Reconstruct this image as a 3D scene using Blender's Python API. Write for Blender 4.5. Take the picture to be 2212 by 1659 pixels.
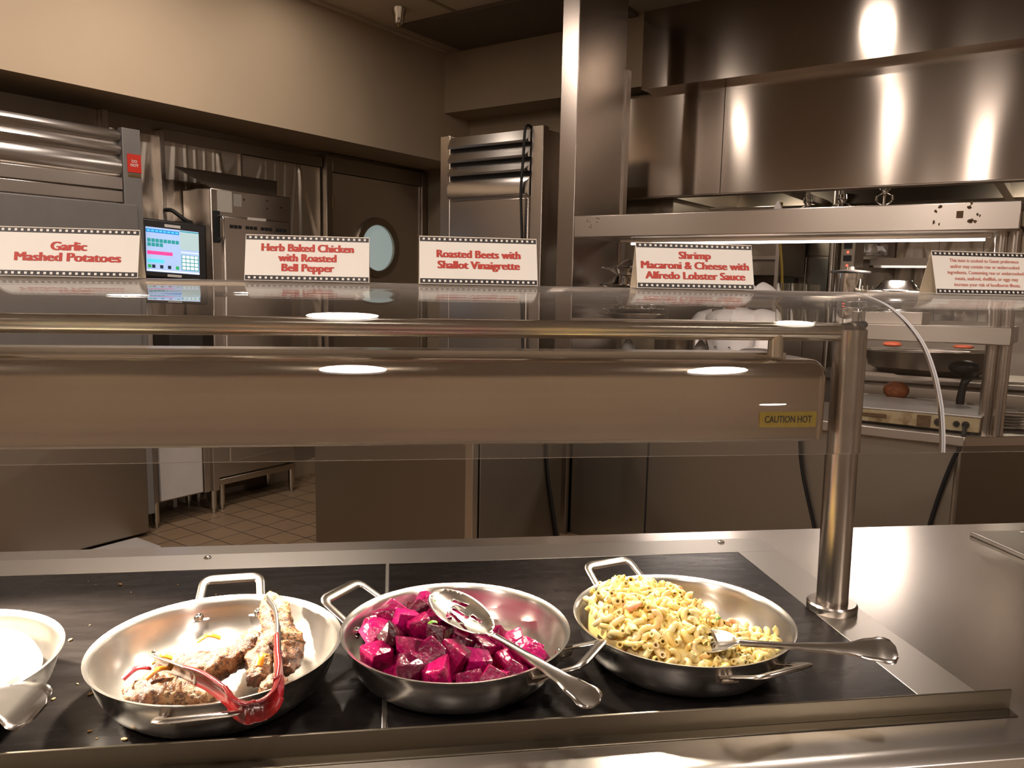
import bpy, bmesh, math, random
from mathutils import Vector, Matrix, Euler, noise
from mathutils.geometry import delaunay_2d_cdt
sc = bpy.context.scene
for o in list(bpy.data.objects):
    bpy.data.objects.remove(o)
COL = sc.collection
R = math.radians

# ---------------------------------------------------------------- camera
FPX, W_PX = 1700.0, 2212.0
yaw, pitch, roll = R(8.62), R(7.4), R(-1.16)
fwd = Vector((math.sin(yaw) * math.cos(pitch), math.cos(yaw) * math.cos(pitch), -math.sin(pitch)))
rgt = Vector((math.cos(yaw), -math.sin(yaw), 0))
up = rgt.cross(fwd)
r2 = rgt * math.cos(roll) - up * math.sin(roll)
u2 = rgt * math.sin(roll) + up * math.cos(roll)
cd = bpy.data.cameras.new('camera')
cam = bpy.data.objects.new('camera', cd)
COL.objects.link(cam)
M = Matrix((r2, u2, -fwd)).transposed().to_4x4()
M.translation = Vector((0, 0, 1.47))
cam.matrix_world = M
cd.sensor_fit = 'HORIZONTAL'
cd.sensor_width = 36.0
cd.lens = FPX / W_PX * 36.0
cd.clip_start = 0.02
sc.camera = cam

# ---------------------------------------------------------------- world, exposure
wd = bpy.data.worlds.new('world')
sc.world = wd
wd.use_nodes = True
wd.node_tree.nodes['Background'].inputs[0].default_value = (1, .82, .62, 1)
wd.node_tree.nodes['Background'].inputs[1].default_value = 0.05
vs = sc.view_settings
vs.view_transform = 'Standard'
vs.look = 'None'
vs.gamma = 1
vs.use_curve_mapping = False
vs.exposure = 0.32
sc.cycles.max_bounces = 10
sc.cycles.diffuse_bounces = 3
sc.cycles.glossy_bounces = 5
sc.cycles.transmission_bounces = 10
sc.cycles.sample_clamp_indirect = 4.0
sc.cycles.blur_glossy = 0.5
sc.cycles.caustics_reflective = False

# ---------------------------------------------------------------- frames: world, and the kitchen turned 43.7 degrees
KA = R(43.7)
HD = Vector((math.cos(KA), -math.sin(KA), 0))
LD = Vector((math.sin(KA), math.cos(KA), 0))
def KW(a, b, z=0): return HD * a + LD * b + Vector((0, 0, z))

# ---------------------------------------------------------------- lamps of the room
WARM = (1, .85, .75)
def area(name, loc, power, size, color=WARM, rot=(0, 0, 0), spread=180, shape='DISK', size_y=None):
    l = bpy.data.lights.new(name, 'AREA')
    l.shape = shape; l.size = size
    if size_y: l.size_y = size_y
    l.energy = power; l.color = color; l.spread = R(spread)
    o = bpy.data.objects.new(name, l)
    o.location = loc; o.rotation_euler = rot
    COL.objects.link(o)
    return o
CEIL = 3.22
DOWNLIGHTS = [  # x, y, watts
    (-0.76, 3.90, 12), (-1.21, 3.17, 12), (-0.20, 2.05, 12), (-2.34, 0.58, 11), (1.72, 3.56, 8),
    (2.5, -2.2, 46), (-1.9, -0.35, 40), (1.70, 2.00, 6), (-3.6, -1.6, 36), (-0.17, -0.15, 20), (1.45, -0.15, 16), (-0.38, 4.80, 1.8)]  # leftmost dining-side lamps are unseen, added to brighten the steel and signs
for x, y, wt in DOWNLIGHTS:
    area('downlight_lamp', (x, y, CEIL - .012), wt, .10 if wt < 2 else (.28 if x in (-.2, -.17, 1.45) else .17))
# halogen lamps in the food warmer hood, over the pans
def spot(name, loc, target, power, cone, blend, radius, color=(1, .86, .68)):
    l = bpy.data.lights.new(name, 'SPOT')
    l.energy = power; l.spot_size = R(cone); l.spot_blend = blend; l.shadow_soft_size = radius; l.color = color
    o = bpy.data.objects.new(name, l)
    o.location = loc
    o.rotation_euler = (Vector(target) - Vector(loc)).to_track_quat('-Z', 'Y').to_euler()
    COL.objects.link(o)
spot('warmer_lamp', (-.30, 1.33, 1.27), (-.28, 1.16, .95), 66, 72, .8, .018)
spot('warmer_lamp', (-.80, 1.31, 1.27), (-.64, 1.10, .95), 150, 100, .5, .018)
spot('warmer_lamp', (.14, 1.33, 1.27), (.14, 1.12, .95), 13, 110, .6, .018)
spot('warmer_lamp', (.50, 1.33, 1.27), (.46, 1.12, .95), 13, 110, .6, .018)
# heat strip under the pass shelf
o = area('heat_strip_lamp', KW(-.68, 4.06, 1.688), 8, .26, (1, .84, .74), (0, 0, -KA), 170, 'RECTANGLE', .03)
area('heat_strip_lamp', KW(-1.62, 4.06, 1.688), 7, .5, (1, .84, .74), (0, 0, -KA), 170, 'RECTANGLE', .03)
# glow under the cooking hood
area('hood_lamp', KW(-1.9, 5.9, 2.35), 5, .14, (1, .86, .68))
area('hood_lamp', KW(-.3, 5.9, 2.35), 5, .14, (1, .86, .68))

# ---------------------------------------------------------------- materials
def nodes(name):
    m = bpy.data.materials.new(name)
    m.use_nodes = True
    nt = m.node_tree
    b = nt.nodes['Principled BSDF']
    return m, nt, b
def L(nt, a, ai, b, bi): nt.links.new(a.outputs[ai], b.inputs[bi])
def setp(b, **k):
    for kk, v in k.items():
        b.inputs[kk.replace('_', ' ')].default_value = v
def coords(nt, scale=(1, 1, 1), rot=(0, 0, 0)):
    tc = nt.nodes.new('ShaderNodeTexCoord')
    mp = nt.nodes.new('ShaderNodeMapping')
    mp.inputs['Scale'].default_value = scale
    mp.inputs['Rotation'].default_value = rot
    L(nt, tc, 'Object', mp, 'Vector')
    return mp
def noi(nt, mp, scale, detail=3, rough=.5):
    n = nt.nodes.new('ShaderNodeTexNoise')
    n.inputs['Scale'].default_value = scale
    n.inputs['Detail'].default_value = detail
    n.inputs['Roughness'].default_value = rough
    L(nt, mp, 0, n, 'Vector')
    return n
def ramp(nt, src, out, stops):
    r = nt.nodes.new('ShaderNodeValToRGB')
    els = r.color_ramp.elements
    while len(els) < len(stops): els.new(.5)
    for e, (p, c) in zip(els, stops):
        e.position = p; e.color = (c[0], c[1], c[2], 1)
    L(nt, src, out, r, 'Fac')
    return r
def g3(v): return (v, v, v)
def bump(nt, src, out, b, strength, dist=.002, prev=None):
    bp = nt.nodes.new('ShaderNodeBump')
    bp.inputs['Strength'].default_value = strength
    bp.inputs['Distance'].default_value = dist
    L(nt, src, out, bp, 'Height')
    if prev: L(nt, prev, 'Normal', bp, 'Normal')
    L(nt, bp, 'Normal', b, 'Normal')
    return bp
def plain(name, col, rough=.5, metal=0, var=.06, vscale=12, **k):
    m, nt, b = nodes(name)
    setp(b, Roughness=rough, Metallic=metal)
    n = noi(nt, coords(nt), vscale)
    r = ramp(nt, n, 'Fac', [(.25, [c * (1 - var) for c in col]), (.75, [min(1, c * (1 + var)) for c in col])])
    L(nt, r, 'Color', b, 'Base Color')
    for kk, v in k.items(): b.inputs[kk.replace('_', ' ')].default_value = v
    return m
def steel(name, col=(.56, .53, .49), rough=.26, aniso=.6, grain=(3, 3, 160), gb=.10, smudge=.10, radial=False, wave=0):
    m, nt, b = nodes(name)
    setp(b, Metallic=1.0, Anisotropic=aniso)
    n2 = noi(nt, coords(nt, (1, 1, 1)), 2.6, 1.5, .4)
    r1 = ramp(nt, n2, 'Fac', [(0, [c * (1 - 2.2 * smudge) for c in col]), (1, [min(1, c * (1 + 2.2 * smudge)) for c in col])])
    L(nt, r1, 'Color', b, 'Base Color')
    if smudge <= .06:
        for l in list(b.inputs['Base Color'].links): nt.links.remove(l)
        b.inputs['Base Color'].default_value = (*col, 1)
    r2_ = ramp(nt, n2, 'Fac', [(0, g3(rough * 1.4)), (1, g3(rough * .65))])
    if smudge > .06: L(nt, r2_, 'Color', b, 'Roughness')
    else: setp(b, Roughness=rough)
    n1 = noi(nt, coords(nt, grain), 1.0, 4, .6)
    bp = None
    if wave:
        n3 = noi(nt, coords(nt, (1, 1, .45)), 1.6, 1)
        bp = bump(nt, n3, 'Fac', b, 1.0, wave)
    if gb: bump(nt, n1, 'Fac', b, gb, .001, bp)
    b.inputs['Anisotropic Rotation'].default_value = .25
    tg = nt.nodes.new('ShaderNodeTangent')
    if radial:
        tg.direction_type = 'RADIAL'; tg.axis = 'Z'
    else:
        tg.direction_type = 'UV_MAP'; tg.uv_map = 'UVMap'
    L(nt, tg, 0, b, 'Tangent')
    return m
def emis(name, col, strength):
    m, nt, b = nodes(name)
    setp(b, Base_Color=(*col, 1), Emission_Color=(*col, 1), Emission_Strength=strength, Roughness=.4)
    return m

MT = {}
MT['wall_dining'] = plain('dining_wall_paint', (.66, .54, .42), .85, 0, .03, 3)
MT['steel'] = steel('brushed_steel')
MT['counter'] = steel('counter_steel', (.74, .70, .65), .25, .3, (2, 120, 120), 0, .05)
MT['frame'] = steel('frame_steel', (.60, .57, .52), .34, .4, (2, 140, 140), 0, .05)
MT['hoodpanel'] = steel('hood_panel_steel', (.44, .385, .335), .15, .85, (2, 2, 120), 0, .06, wave=.010)
MT['warmer'] = steel('warmer_hood_steel', (.60, .52, .43), .22, .5, (1.5, 120, 120), .05, .12)
MT['tube'] = steel('tube_steel', (.58, .54, .48), .22, .5, (2, 60, 60), .05, .08)
MT['rail'] = steel('rail_steel_dark_reflection', (.19, .165, .125), .34, .5, (2, 100, 100), 0, .05)  # ordinary steel, colour darkened to stand for the dark surroundings it reflects
MT['bar'] = steel('bar_steel', (.74, .68, .58), .2, 0, (2, 60, 60), 0, .05)
MT['column'] = steel('column_steel', (.44, .385, .34), .26, .6, (2, 2, 120), 0, .05)
MT['post'] = steel('post_steel', (.55, .50, .45), .24, .5, (60, 60, 3), .05, .08)
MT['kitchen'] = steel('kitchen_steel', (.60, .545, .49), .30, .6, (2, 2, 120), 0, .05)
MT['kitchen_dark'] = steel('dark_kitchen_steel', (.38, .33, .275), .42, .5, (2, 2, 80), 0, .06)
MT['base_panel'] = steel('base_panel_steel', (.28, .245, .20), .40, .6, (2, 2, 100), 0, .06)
MT['foil'] = steel('creased_sheet_steel', (.76, .69, .60), .36, .2, (20, 20, 20), 0, .05)
MT['louver'] = steel('louver_steel', (.64, .61, .58), .24, .6, (2, 2, 120), 0, .05)
MT['grey_paint'] = plain('grey_frame_paint', (.17, .16, .15), .45)
MT['carpet'] = plain('dark_carpet', (.06, .04, .03), .95, 0, .3, 30)
MT['acrylic_edge'] = plain('acrylic_edge_glow', (.75, .74, .74), .3)  # pale colour stands in for the light gathered in the clear edge
MT['pan'] = steel('pan_steel', (.66, .62, .57), .25, .55, (30, 30, 160), .06, .05, radial=True)
MT['spoon'] = steel('cutlery_steel', (.60, .56, .51), .20, .2, (30, 30, 30), .04, .08)
MT['chrome'] = plain('chrome', (.8, .79, .77), .08, 1)
MT['tan'] = plain('tan_wall_paint', (.52, .41, .285), .85, 0, .03, 3)
MT['tan_dark'] = plain('shaded_tan_and_brown_paint', (.36, .28, .19), .8, 0, .04, 3)  # tan paint darkened as less lit on the back walls; brown on trims
MT['ceiling'] = plain('ceiling_tile', (.62, .54, .43), .9, 0, .04, 60)
MT['dark_panel'] = plain('dark_ceiling_panel', (.13, .105, .08), .6, 0, .1, 6)
MT['black'] = plain('black_plastic', (.012, .011, .011), .42)
MT['rubber'] = plain('black_rubber', (.008, .008, .008), .6)
MT['pad'] = plain('grey_green_rubber', (.045, .055, .05), .5)
MT['white'] = plain('white_card', (.88, .84, .77), .55, 0, .015, 30)
MT['white_tan'] = plain('cream_card_side', (.74, .62, .46), .6, 0, .02, 30)
MT['ink_red'] = plain('red_ink', (.52, .035, .018), .5)
MT['ink_red_pale'] = plain('pale_red_ink', (.62, .21, .16), .5)
MT['ink_black'] = plain('black_ink', (.018, .012, .012), .45)
MT['label_white'] = plain('white_label', (.62, .59, .54), .5)
MT['gold'] = plain('gold_label', (.50, .36, .07), .42, .3, .1, 60)
MT['label_ink'] = plain('label_ink', (.05, .045, .03), .5)
MT['red_plastic'] = plain('red_silicone', (.23, .007, .008), .22, 0, .1, 20, Coat_Weight=.6)
MT['red_sign'] = plain('red_sign', (.55, .03, .015), .5)
MT['brass'] = plain('brass_plate', (.25, .16, .07), .45, .8)
MT['rust'] = plain('rusty_metal', (.13, .075, .035), .7, .2, .4, 60)
MT['cream_metal'] = plain('stained_cream_enamel', (.46, .37, .22), .45, 0, .3, 18)
MT['white_metal'] = plain('pale_metal', (.62, .58, .55), .35, .2, .06, 8)
MT['cloth'] = plain('white_cotton', (.68, .63, .60), .9, 0, .04, 10)
MT['skin'] = plain('skin', (.36, .16, .10), .55, 0, .08, 14, Subsurface_Weight=.1)
MT['hair'] = plain('dark_hair', (.02, .014, .01), .6)
MT['yellow_hose'] = plain('yellow_hose', (.55, .36, .06), .5)
MT['bread'] = plain('browned_crust', (.42, .13, .05), .65, 0, .35, 40)
MT['red_food'] = plain('orange_red_food', (.6, .12, .05), .5, 0, .25, 30)
MT['bottle'] = plain('white_bottle', (.72, .70, .68), .35)
MT['pane_door'] = emis('porthole_glass', (.42, .50, .47), .42)
MT['led'] = emis('red_led', (1, .05, .03), 4)
MT['tube_glow'] = emis('heat_tube', (1, .86, .80), 5)
MT['lens'] = emis('downlight_lens', (1, .84, .62), 6)
MT['bulb'] = emis('halogen_bulb', (1, .86, .66), 8)
MT['grout_paper'] = plain('paper', (.45, .42, .36), .7)
MT['paper_dim'] = plain('grey_paper', (.30, .28, .24), .7)
MT['photo_print'] = plain('printed_photo', (.10, .06, .045), .6, 0, .6, 60)
MT['mash'] = plain('mashed_potato', (.86, .80, .64), .6, 0, .03, 40, Subsurface_Weight=.15)
MT['green'] = plain('green_herb', (.12, .26, .03), .5, 0, .2, 30)
MT['pepper_yellow'] = plain('yellow_pepper', (.72, .42, .02), .3, 0, .15, 40)
MT['pepper_orange'] = plain('orange_pepper', (.62, .20, .01), .3, 0, .2, 40)
MT['pepper_red'] = plain('red_pepper', (.42, .02, .03), .3, 0, .2, 40)
MT['shrimp'] = plain('cooked_shrimp', (.80, .42, .24), .38, 0, .2, 90, Subsurface_Weight=.15)
MT['crumb'] = plain('food_crumb', (.45, .25, .10), .8, 0, .4, 200)
MT['glassware'] = None

def m_glass(name, col=(.985, .995, .985), rough=0.0, ior=1.49):
    m = bpy.data.materials.new(name); m.use_nodes = True
    nt = m.node_tree
    nt.nodes.remove(nt.nodes['Principled BSDF'])
    g = nt.nodes.new('ShaderNodeBsdfGlass')
    g.inputs['Color'].default_value = (*col, 1); g.inputs['IOR'].default_value = ior; g.inputs['Roughness'].default_value = rough
    L(nt, g, 0, nt.nodes['Material Output'], 'Surface')
    return m
def m_acrylic():
    m, nt, b = nodes('dusty_clear_acrylic')
    setp(b, Base_Color=(.985, .99, .985, 1), Roughness=0, Transmission_Weight=1, IOR=1.49, Sheen_Weight=.85, Sheen_Roughness=.32)
    b.inputs['Sheen Tint'].default_value = (1, .96, .92, 1)
    return m
MT['glass'] = m_acrylic()

MT['glassware'] = m_glass('clear_glass', (.97, .97, .95))

def m_blackglass():
    m, nt, b = nodes('black_ceramic_glass')
    n = noi(nt, coords(nt, (1, 4, 1)), 5, 6, .65)
    r = ramp(nt, n, 'Fac', [(.3, (.006, .005, .005)), (.75, (.016, .013, .012))])
    L(nt, r, 'Color', b, 'Base Color')
    n2 = noi(nt, coords(nt, (2, 10, 1)), 4, 3, .5)
    r2_ = ramp(nt, n2, 'Fac', [(.2, g3(.20)), (.8, g3(.34))])
    L(nt, r2_, 'Color', b, 'Roughness')
    setp(b, Specular_IOR_Level=.36)
    return m
MT['blackglass'] = m_blackglass()

def m_floor():
    m, nt, b = nodes('quarry_tile')
    mp = coords(nt)
    mp.inputs['Location'].default_value = (.016, .09, 0)
    br = nt.nodes.new('ShaderNodeTexBrick')
    br.offset = 0; br.squash = 1
    br.inputs['Scale'].default_value = 1
    br.inputs['Brick Width'].default_value = .18
    br.inputs['Row Height'].default_value = .165
    br.inputs['Mortar Size'].default_value = .0045
    br.inputs['Mortar Smooth'].default_value = .3
    br.inputs['Color1'].default_value = (.27, .185, .11, 1)
    br.inputs['Color2'].default_value = (.235, .16, .095, 1)
    br.inputs['Mortar'].default_value = (.07, .048, .033, 1)
    L(nt, mp, 0, br, 'Vector')
    L(nt, br, 'Color', b, 'Base Color')
    setp(b, Roughness=.42)
    bump(nt, br, 'Fac', b, -.4, .003)
    return m
MT['floor'] = m_floor()

def m_beet():
    m, nt, b = nodes('roasted_beet')
    mp = coords(nt)
    oi = nt.nodes.new('ShaderNodeObjectInfo')
    r = ramp(nt, oi, 'Random', [(0, (.045, .002, .008)), (.35, (.17, .002, .042)), (.7, (.30, .003, .065)), (1, (.42, .006, .125))])
    n = noi(nt, mp, 170, 4)
    mx = nt.nodes.new('ShaderNodeMix'); mx.data_type = 'RGBA'; mx.blend_type = 'MULTIPLY'
    rr = ramp(nt, n, 'Fac', [(.3, g3(.55)), (.65, g3(1.2))])
    mx.inputs['Factor'].default_value = 1
    L(nt, r, 'Color', mx, 'A'); L(nt, rr, 'Color', mx, 'B')
    L(nt, mx, 'Result', b, 'Base Color')
    setp(b, Roughness=.20, Subsurface_Weight=.15, Specular_IOR_Level=.4)
    b.inputs['Subsurface Radius'].default_value = (.012, .002, .003)
    bump(nt, n, 'Fac', b, .8, .0025)
    return m
MT['beet'] = m_beet()
def m_mac():
    m, nt, b = nodes('cheesy_macaroni')
    oi = nt.nodes.new('ShaderNodeObjectInfo')
    r = ramp(nt, oi, 'Random', [(0, (.80, .58, .18)), (.4, (.86, .68, .26)), (.8, (.88, .75, .40)), (1, (.82, .54, .20))])
    L(nt, r, 'Color', b, 'Base Color')
    n = noi(nt, coords(nt), 160, 3)
    setp(b, Roughness=.32, Subsurface_Weight=.35)
    b.inputs['Subsurface Radius'].default_value = (.006, .004, .0015)
    bump(nt, n, 'Fac', b, .3, .001)
    return m
MT['mac'] = m_mac()
MT['cheese'] = plain('cheese_sauce', (.82, .60, .22), .4, 0, .12, 70, Subsurface_Weight=.25)
def m_chicken():
    m, nt, b = nodes('herb_roasted_chicken')
    mp = coords(nt)
    n = noi(nt, mp, 26, 6, .65)
    r = ramp(nt, n, 'Fac', [(.30, (.022, .008, .005)), (.45, (.13, .045, .016)), (.57, (.34, .16, .06)), (.74, (.60, .42, .21))])
    n2 = noi(nt, mp, 150, 4, .7)
    r2_ = ramp(nt, n2, 'Fac', [(.42, (.06, .045, .02)), (.52, (1, 1, 1))])
    mx = nt.nodes.new('ShaderNodeMix'); mx.data_type = 'RGBA'; mx.blend_type = 'MULTIPLY'
    mx.inputs['Factor'].default_value = .85
    L(nt, r, 'Color', mx, 'A'); L(nt, r2_, 'Color', mx, 'B')
    L(nt, mx, 'Result', b, 'Base Color')
    setp(b, Roughness=.46, Subsurface_Weight=.08, Specular_IOR_Level=.3)
    bp = bump(nt, n, 'Fac', b, .8, .008)
    bump(nt, n2, 'Fac', b, .9, .004, bp)
    return m
MT['chicken'] = m_chicken()
def m_stained():
    m, nt, b = nodes('stained_front_enamel')
    mp = coords(nt)
    n = noi(nt, mp, 9, 6, .65)
    r = ramp(nt, n, 'Fac', [(.35, (.17, .10, .04)), (.5, (.44, .34, .19)), (.7, (.52, .43, .28))])
    L(nt, r, 'Color', b, 'Base Color')
    setp(b, Roughness=.45)
    return m
MT['stained'] = m_stained()

# ---------------------------------------------------------------- builders
BASE = {}
def uvbox(me):
    uv = me.uv_layers.new(name='UVMap') if not me.uv_layers else me.uv_layers[0]
    for p in me.polygons:
        n = p.normal
        if abs(n.z) > .85:
            t, s = Vector((1, 0, 0)), Vector((0, 1, 0))
        else:
            t = Vector((-n.y, n.x, 0)).normalized(); s = n.cross(t)
        for li in p.loop_indices:
            co = me.vertices[me.loops[li].vertex_index].co
            uv.data[li].uv = (co.dot(t), co.dot(s))

class MB:
    def __init__(s): s.bm = bmesh.new()
    def v(s, p): return s.bm.verts.new(p)
    def box(s, x0, x1, y0, y1, z0, z1, mtx=None):
        vs_ = [s.v(p) for p in ((x0, y0, z0), (x1, y0, z0), (x1, y1, z0), (x0, y1, z0), (x0, y0, z1), (x1, y0, z1), (x1, y1, z1), (x0, y1, z1))]
        for f in ((3, 2, 1, 0), (4, 5, 6, 7), (0, 1, 5, 4), (1, 2, 6, 5), (2, 3, 7, 6), (3, 0, 4, 7)):
            s.bm.faces.new([vs_[i] for i in f])
        if mtx:
            for q in vs_: q.co = mtx @ q.co
        return s
    def prism(s, poly, d, cap=True):
        """poly: list of 3D points; swept by the vector d"""
        d = Vector(d)
        a = [s.v(p) for p in poly]; b = [s.v(Vector(p) + d) for p in poly]
        n = len(a)
        if cap:
            s.bm.faces.new(a[::-1]); s.bm.faces.new(b)
        for i in range(n):
            s.bm.faces.new((a[i], a[(i + 1) % n], b[(i + 1) % n], b[i]))
        return s
    def sweep(s, path, rad, seg=12, cap=True, flat=None, closed=False, upv=None):
        """tube along path; rad number or list; flat=(w,h) gives an elliptical section"""
        P = [Vector(p) for p in path]; n = len(P)
        rings = []
        prev = None
        for i in range(n):
            if closed: t = P[(i + 1) % n] - P[i - 1]
            else: t = P[min(i + 1, n - 1)] - P[max(i - 1, 0)]
            t.normalize()
            if upv is not None: u = Vector(upv)
            elif prev is not None: u = prev
            else: u = Vector((0, 0, 1)) if abs(t.z) < .9 else Vector((0, 1, 0))
            u = (u - t * u.dot(t)).normalized()
            prev = u
            w = t.cross(u)
            r = rad[i] if isinstance(rad, (list, tuple)) else rad
            ring = []
            for k in range(seg):
                a = 2 * math.pi * k / seg
                if flat: q = P[i] + w * (math.cos(a) * flat[0] * r) + u * (math.sin(a) * flat[1] * r)
                else: q = P[i] + w * (math.cos(a) * r) + u * (math.sin(a) * r)
                ring.append(s.v(q))
            rings.append(ring)
        m = n if closed else n - 1
        for i in range(m):
            A, B = rings[i], rings[(i + 1) % n]
            for k in range(seg):
                s.bm.faces.new((A[k], A[(k + 1) % seg], B[(k + 1) % seg], B[k]))
        if cap and not closed:
            s.bm.faces.new(rings[0][::-1]); s.bm.faces.new(rings[-1])
        return s
    def lathe(s, prof, center=(0, 0, 0), seg=48, axis='Z', close=False):
        c = Vector(center)
        rings = []
        for r, z in prof:
            if r < 1e-6:
                rings.append([s.v(c + Vector((0, 0, z)))])
            else:
                rings.append([s.v(c + Vector((r * math.cos(2 * math.pi * k / seg), r * math.sin(2 * math.pi * k / seg), z))) for k in range(seg)])
        pairs = list(zip(rings[:-1], rings[1:]))
        if close: pairs.append((rings[-1], rings[0]))
        for A, B in pairs:
            for k in range(seg):
                k2 = (k + 1) % seg
                if len(A) == 1 and len(B) == 1: continue
                if len(A) == 1: s.bm.faces.new((A[0], B[k], B[k2]))
                elif len(B) == 1: s.bm.faces.new((A[k], A[k2], B[0]))
                else: s.bm.faces.new((A[k], A[k2], B[k2], B[k]))
        return s
    def grid(s, fn, nu, nv, wrap=False):
        g = [[s.v(fn(i / (nu if wrap else nu - 1), j / (nv - 1))) for j in range(nv)] for i in range(nu)]
        for i in range(nu if wrap else nu - 1):
            for j in range(nv - 1):
                i2 = (i + 1) % nu
                s.bm.faces.new((g[i][j], g[i2][j], g[i2][j + 1], g[i][j + 1]))
        return s
    def xf(s, m):
        for q in s.bm.verts: q.co = m @ q.co
        return s
    def mesh(s, name, mat, smooth=40, fix=True):
        bm = s.bm
        if fix: bmesh.ops.recalc_face_normals(bm, faces=bm.faces)
        me = bpy.data.meshes.new(name)
        bm.to_mesh(me); bm.free()
        if mat is not None: me.materials.append(MT[mat] if isinstance(mat, str) else mat)
        if smooth:
            for p in me.polygons: p.use_smooth = True
            me.set_sharp_from_angle(angle=R(smooth))
        uvbox(me)
        return me

def mods(o, bevel=0, solid=0, sub=0, seg=2):
    if solid:
        m = o.modifiers.new('solid', 'SOLIDIFY'); m.thickness = solid; m.offset = -1
    if sub:
        m = o.modifiers.new('sub', 'SUBSURF'); m.levels = sub; m.render_levels = sub
    if bevel:
        m = o.modifiers.new('bevel', 'BEVEL'); m.width = bevel; m.segments = seg; m.limit_method = 'ANGLE'; m.angle_limit = R(35)
    return o
def place(o, base, frame):
    if frame == 'K':
        o.location = KW(*base); o.rotation_euler = (0, 0, -KA)
    else:
        o.location = base
def tag(o, label, cat, group=None, kind=None):
    if label: o['label'] = label
    if cat: o['category'] = cat
    if group: o['group'] = group
    if kind: o['kind'] = kind
    return o
def thing(name, label, cat, base, frame='C', group=None, rot=None):
    o = bpy.data.objects.new(name, None)
    o.empty_display_size = .05
    COL.objects.link(o); place(o, base, frame); BASE[o.name] = Vector(base)
    if rot is not None: o.rotation_euler = rot
    return tag(o, label, cat, group)
def part(name, mb, mat, parent, label=None, bevel=0, solid=0, sub=0, smooth=40, absolute=True, fix=True):
    """a mesh child; coordinates of mb are absolute in the thing's frame unless absolute is False"""
    b = BASE.get(parent.name, Vector((0, 0, 0)))
    if absolute:
        mb.xf(Matrix.Translation(-b))
    o = bpy.data.objects.new(name, mb.mesh(name, mat, smooth, fix))
    COL.objects.link(o); o.parent = parent
    BASE[o.name] = b if absolute else Vector((0, 0, 0))
    if label: o['label'] = label
    return mods(o, bevel, solid, sub)
def solo(name, label, cat, mb, mat, base, frame='C', group=None, kind=None, bevel=0, solid=0, sub=0, smooth=40):
    mb.xf(Matrix.Translation(-Vector(base)))
    o = bpy.data.objects.new(name, mb.mesh(name, mat, smooth))
    COL.objects.link(o); place(o, base, frame); BASE[o.name] = Vector(base)
    tag(o, label, cat, group, kind)
    return mods(o, bevel, solid, sub)
def struct(name, mb, mat, base=(0, 0, 0), frame='C', bevel=0, smooth=40):
    return solo(name, None, None, mb, mat, base, frame, None, 'structure', bevel, 0, 0, smooth)
def copy_tree(o, parent=None):
    c = o.copy(); COL.objects.link(c)
    if parent: c.parent = parent
    for ch in list(o.children): copy_tree(ch, c)
    return c

def smooth_path(pts, n=8):
    """Catmull-Rom through pts"""
    P = [Vector(p) for p in pts]
    out = []
    for i in range(len(P) - 1):
        p0 = P[max(i - 1, 0)]; p1 = P[i]; p2 = P[i + 1]; p3 = P[min(i + 2, len(P) - 1)]
        for k in range(n):
            t = k / n
            out.append(.5 * ((2 * p1) + (p2 - p0) * t + (2 * p0 - 5 * p1 + 4 * p2 - p3) * t * t + (3 * p1 - p0 - 3 * p2 + p3) * t ** 3))
    out.append(P[-1])
    return out
def fillet(pts, r, n=5):
    """rounds the inner corners of a polyline"""
    P = [Vector(p) for p in pts]
    out = [P[0]]
    for i in range(1, len(P) - 1):
        a = (P[i - 1] - P[i]); b = (P[i + 1] - P[i])
        rr = min(r, a.length * .49, b.length * .49)
        p1 = P[i] + a.normalized() * rr; p2 = P[i] + b.normalized() * rr
        for k in range(n + 1):
            t = k / n
            out.append(p1 * (1 - t) ** 2 + P[i] * 2 * t * (1 - t) + p2 * t * t)
    out.append(P[-1])
    return out

def text_bm(body, size, bold=.0, smear=0.0, align='CENTER', spacing=1.0, line=1.0):
    """lettering as flat mesh geometry in x, y; vertical stems thickened by smear"""
    cu = bpy.data.curves.new('t', 'FONT')
    cu.body = body; cu.size = size; cu.align_x = align; cu.align_y = 'CENTER'
    cu.offset = bold; cu.space_character = spacing; cu.space_line = line; cu.resolution_u = 3
    o = bpy.data.objects.new('t', cu); COL.objects.link(o)
    dg = bpy.context.evaluated_depsgraph_get()
    me = bpy.data.meshes.new_from_object(o.evaluated_get(dg), depsgraph=dg)
    mb = MB()
    shifts = (0,) if not smear else (-smear, -smear / 2, 0, smear / 2, smear)
    for k, dx in enumerate(shifts):
        n0 = len(mb.bm.verts)
        mb.bm.from_mesh(me)
        mb.bm.verts.ensure_lookup_table()
        for q in mb.bm.verts[n0:]:
            q.co.x += dx; q.co.z += k * 2e-6
    bpy.data.objects.remove(o); bpy.data.curves.remove(cu); bpy.data.meshes.remove(me)
    return mb
def width_of(mb):
    xs = [q.co.x for q in mb.bm.verts]
    return max(xs) - min(xs)

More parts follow.
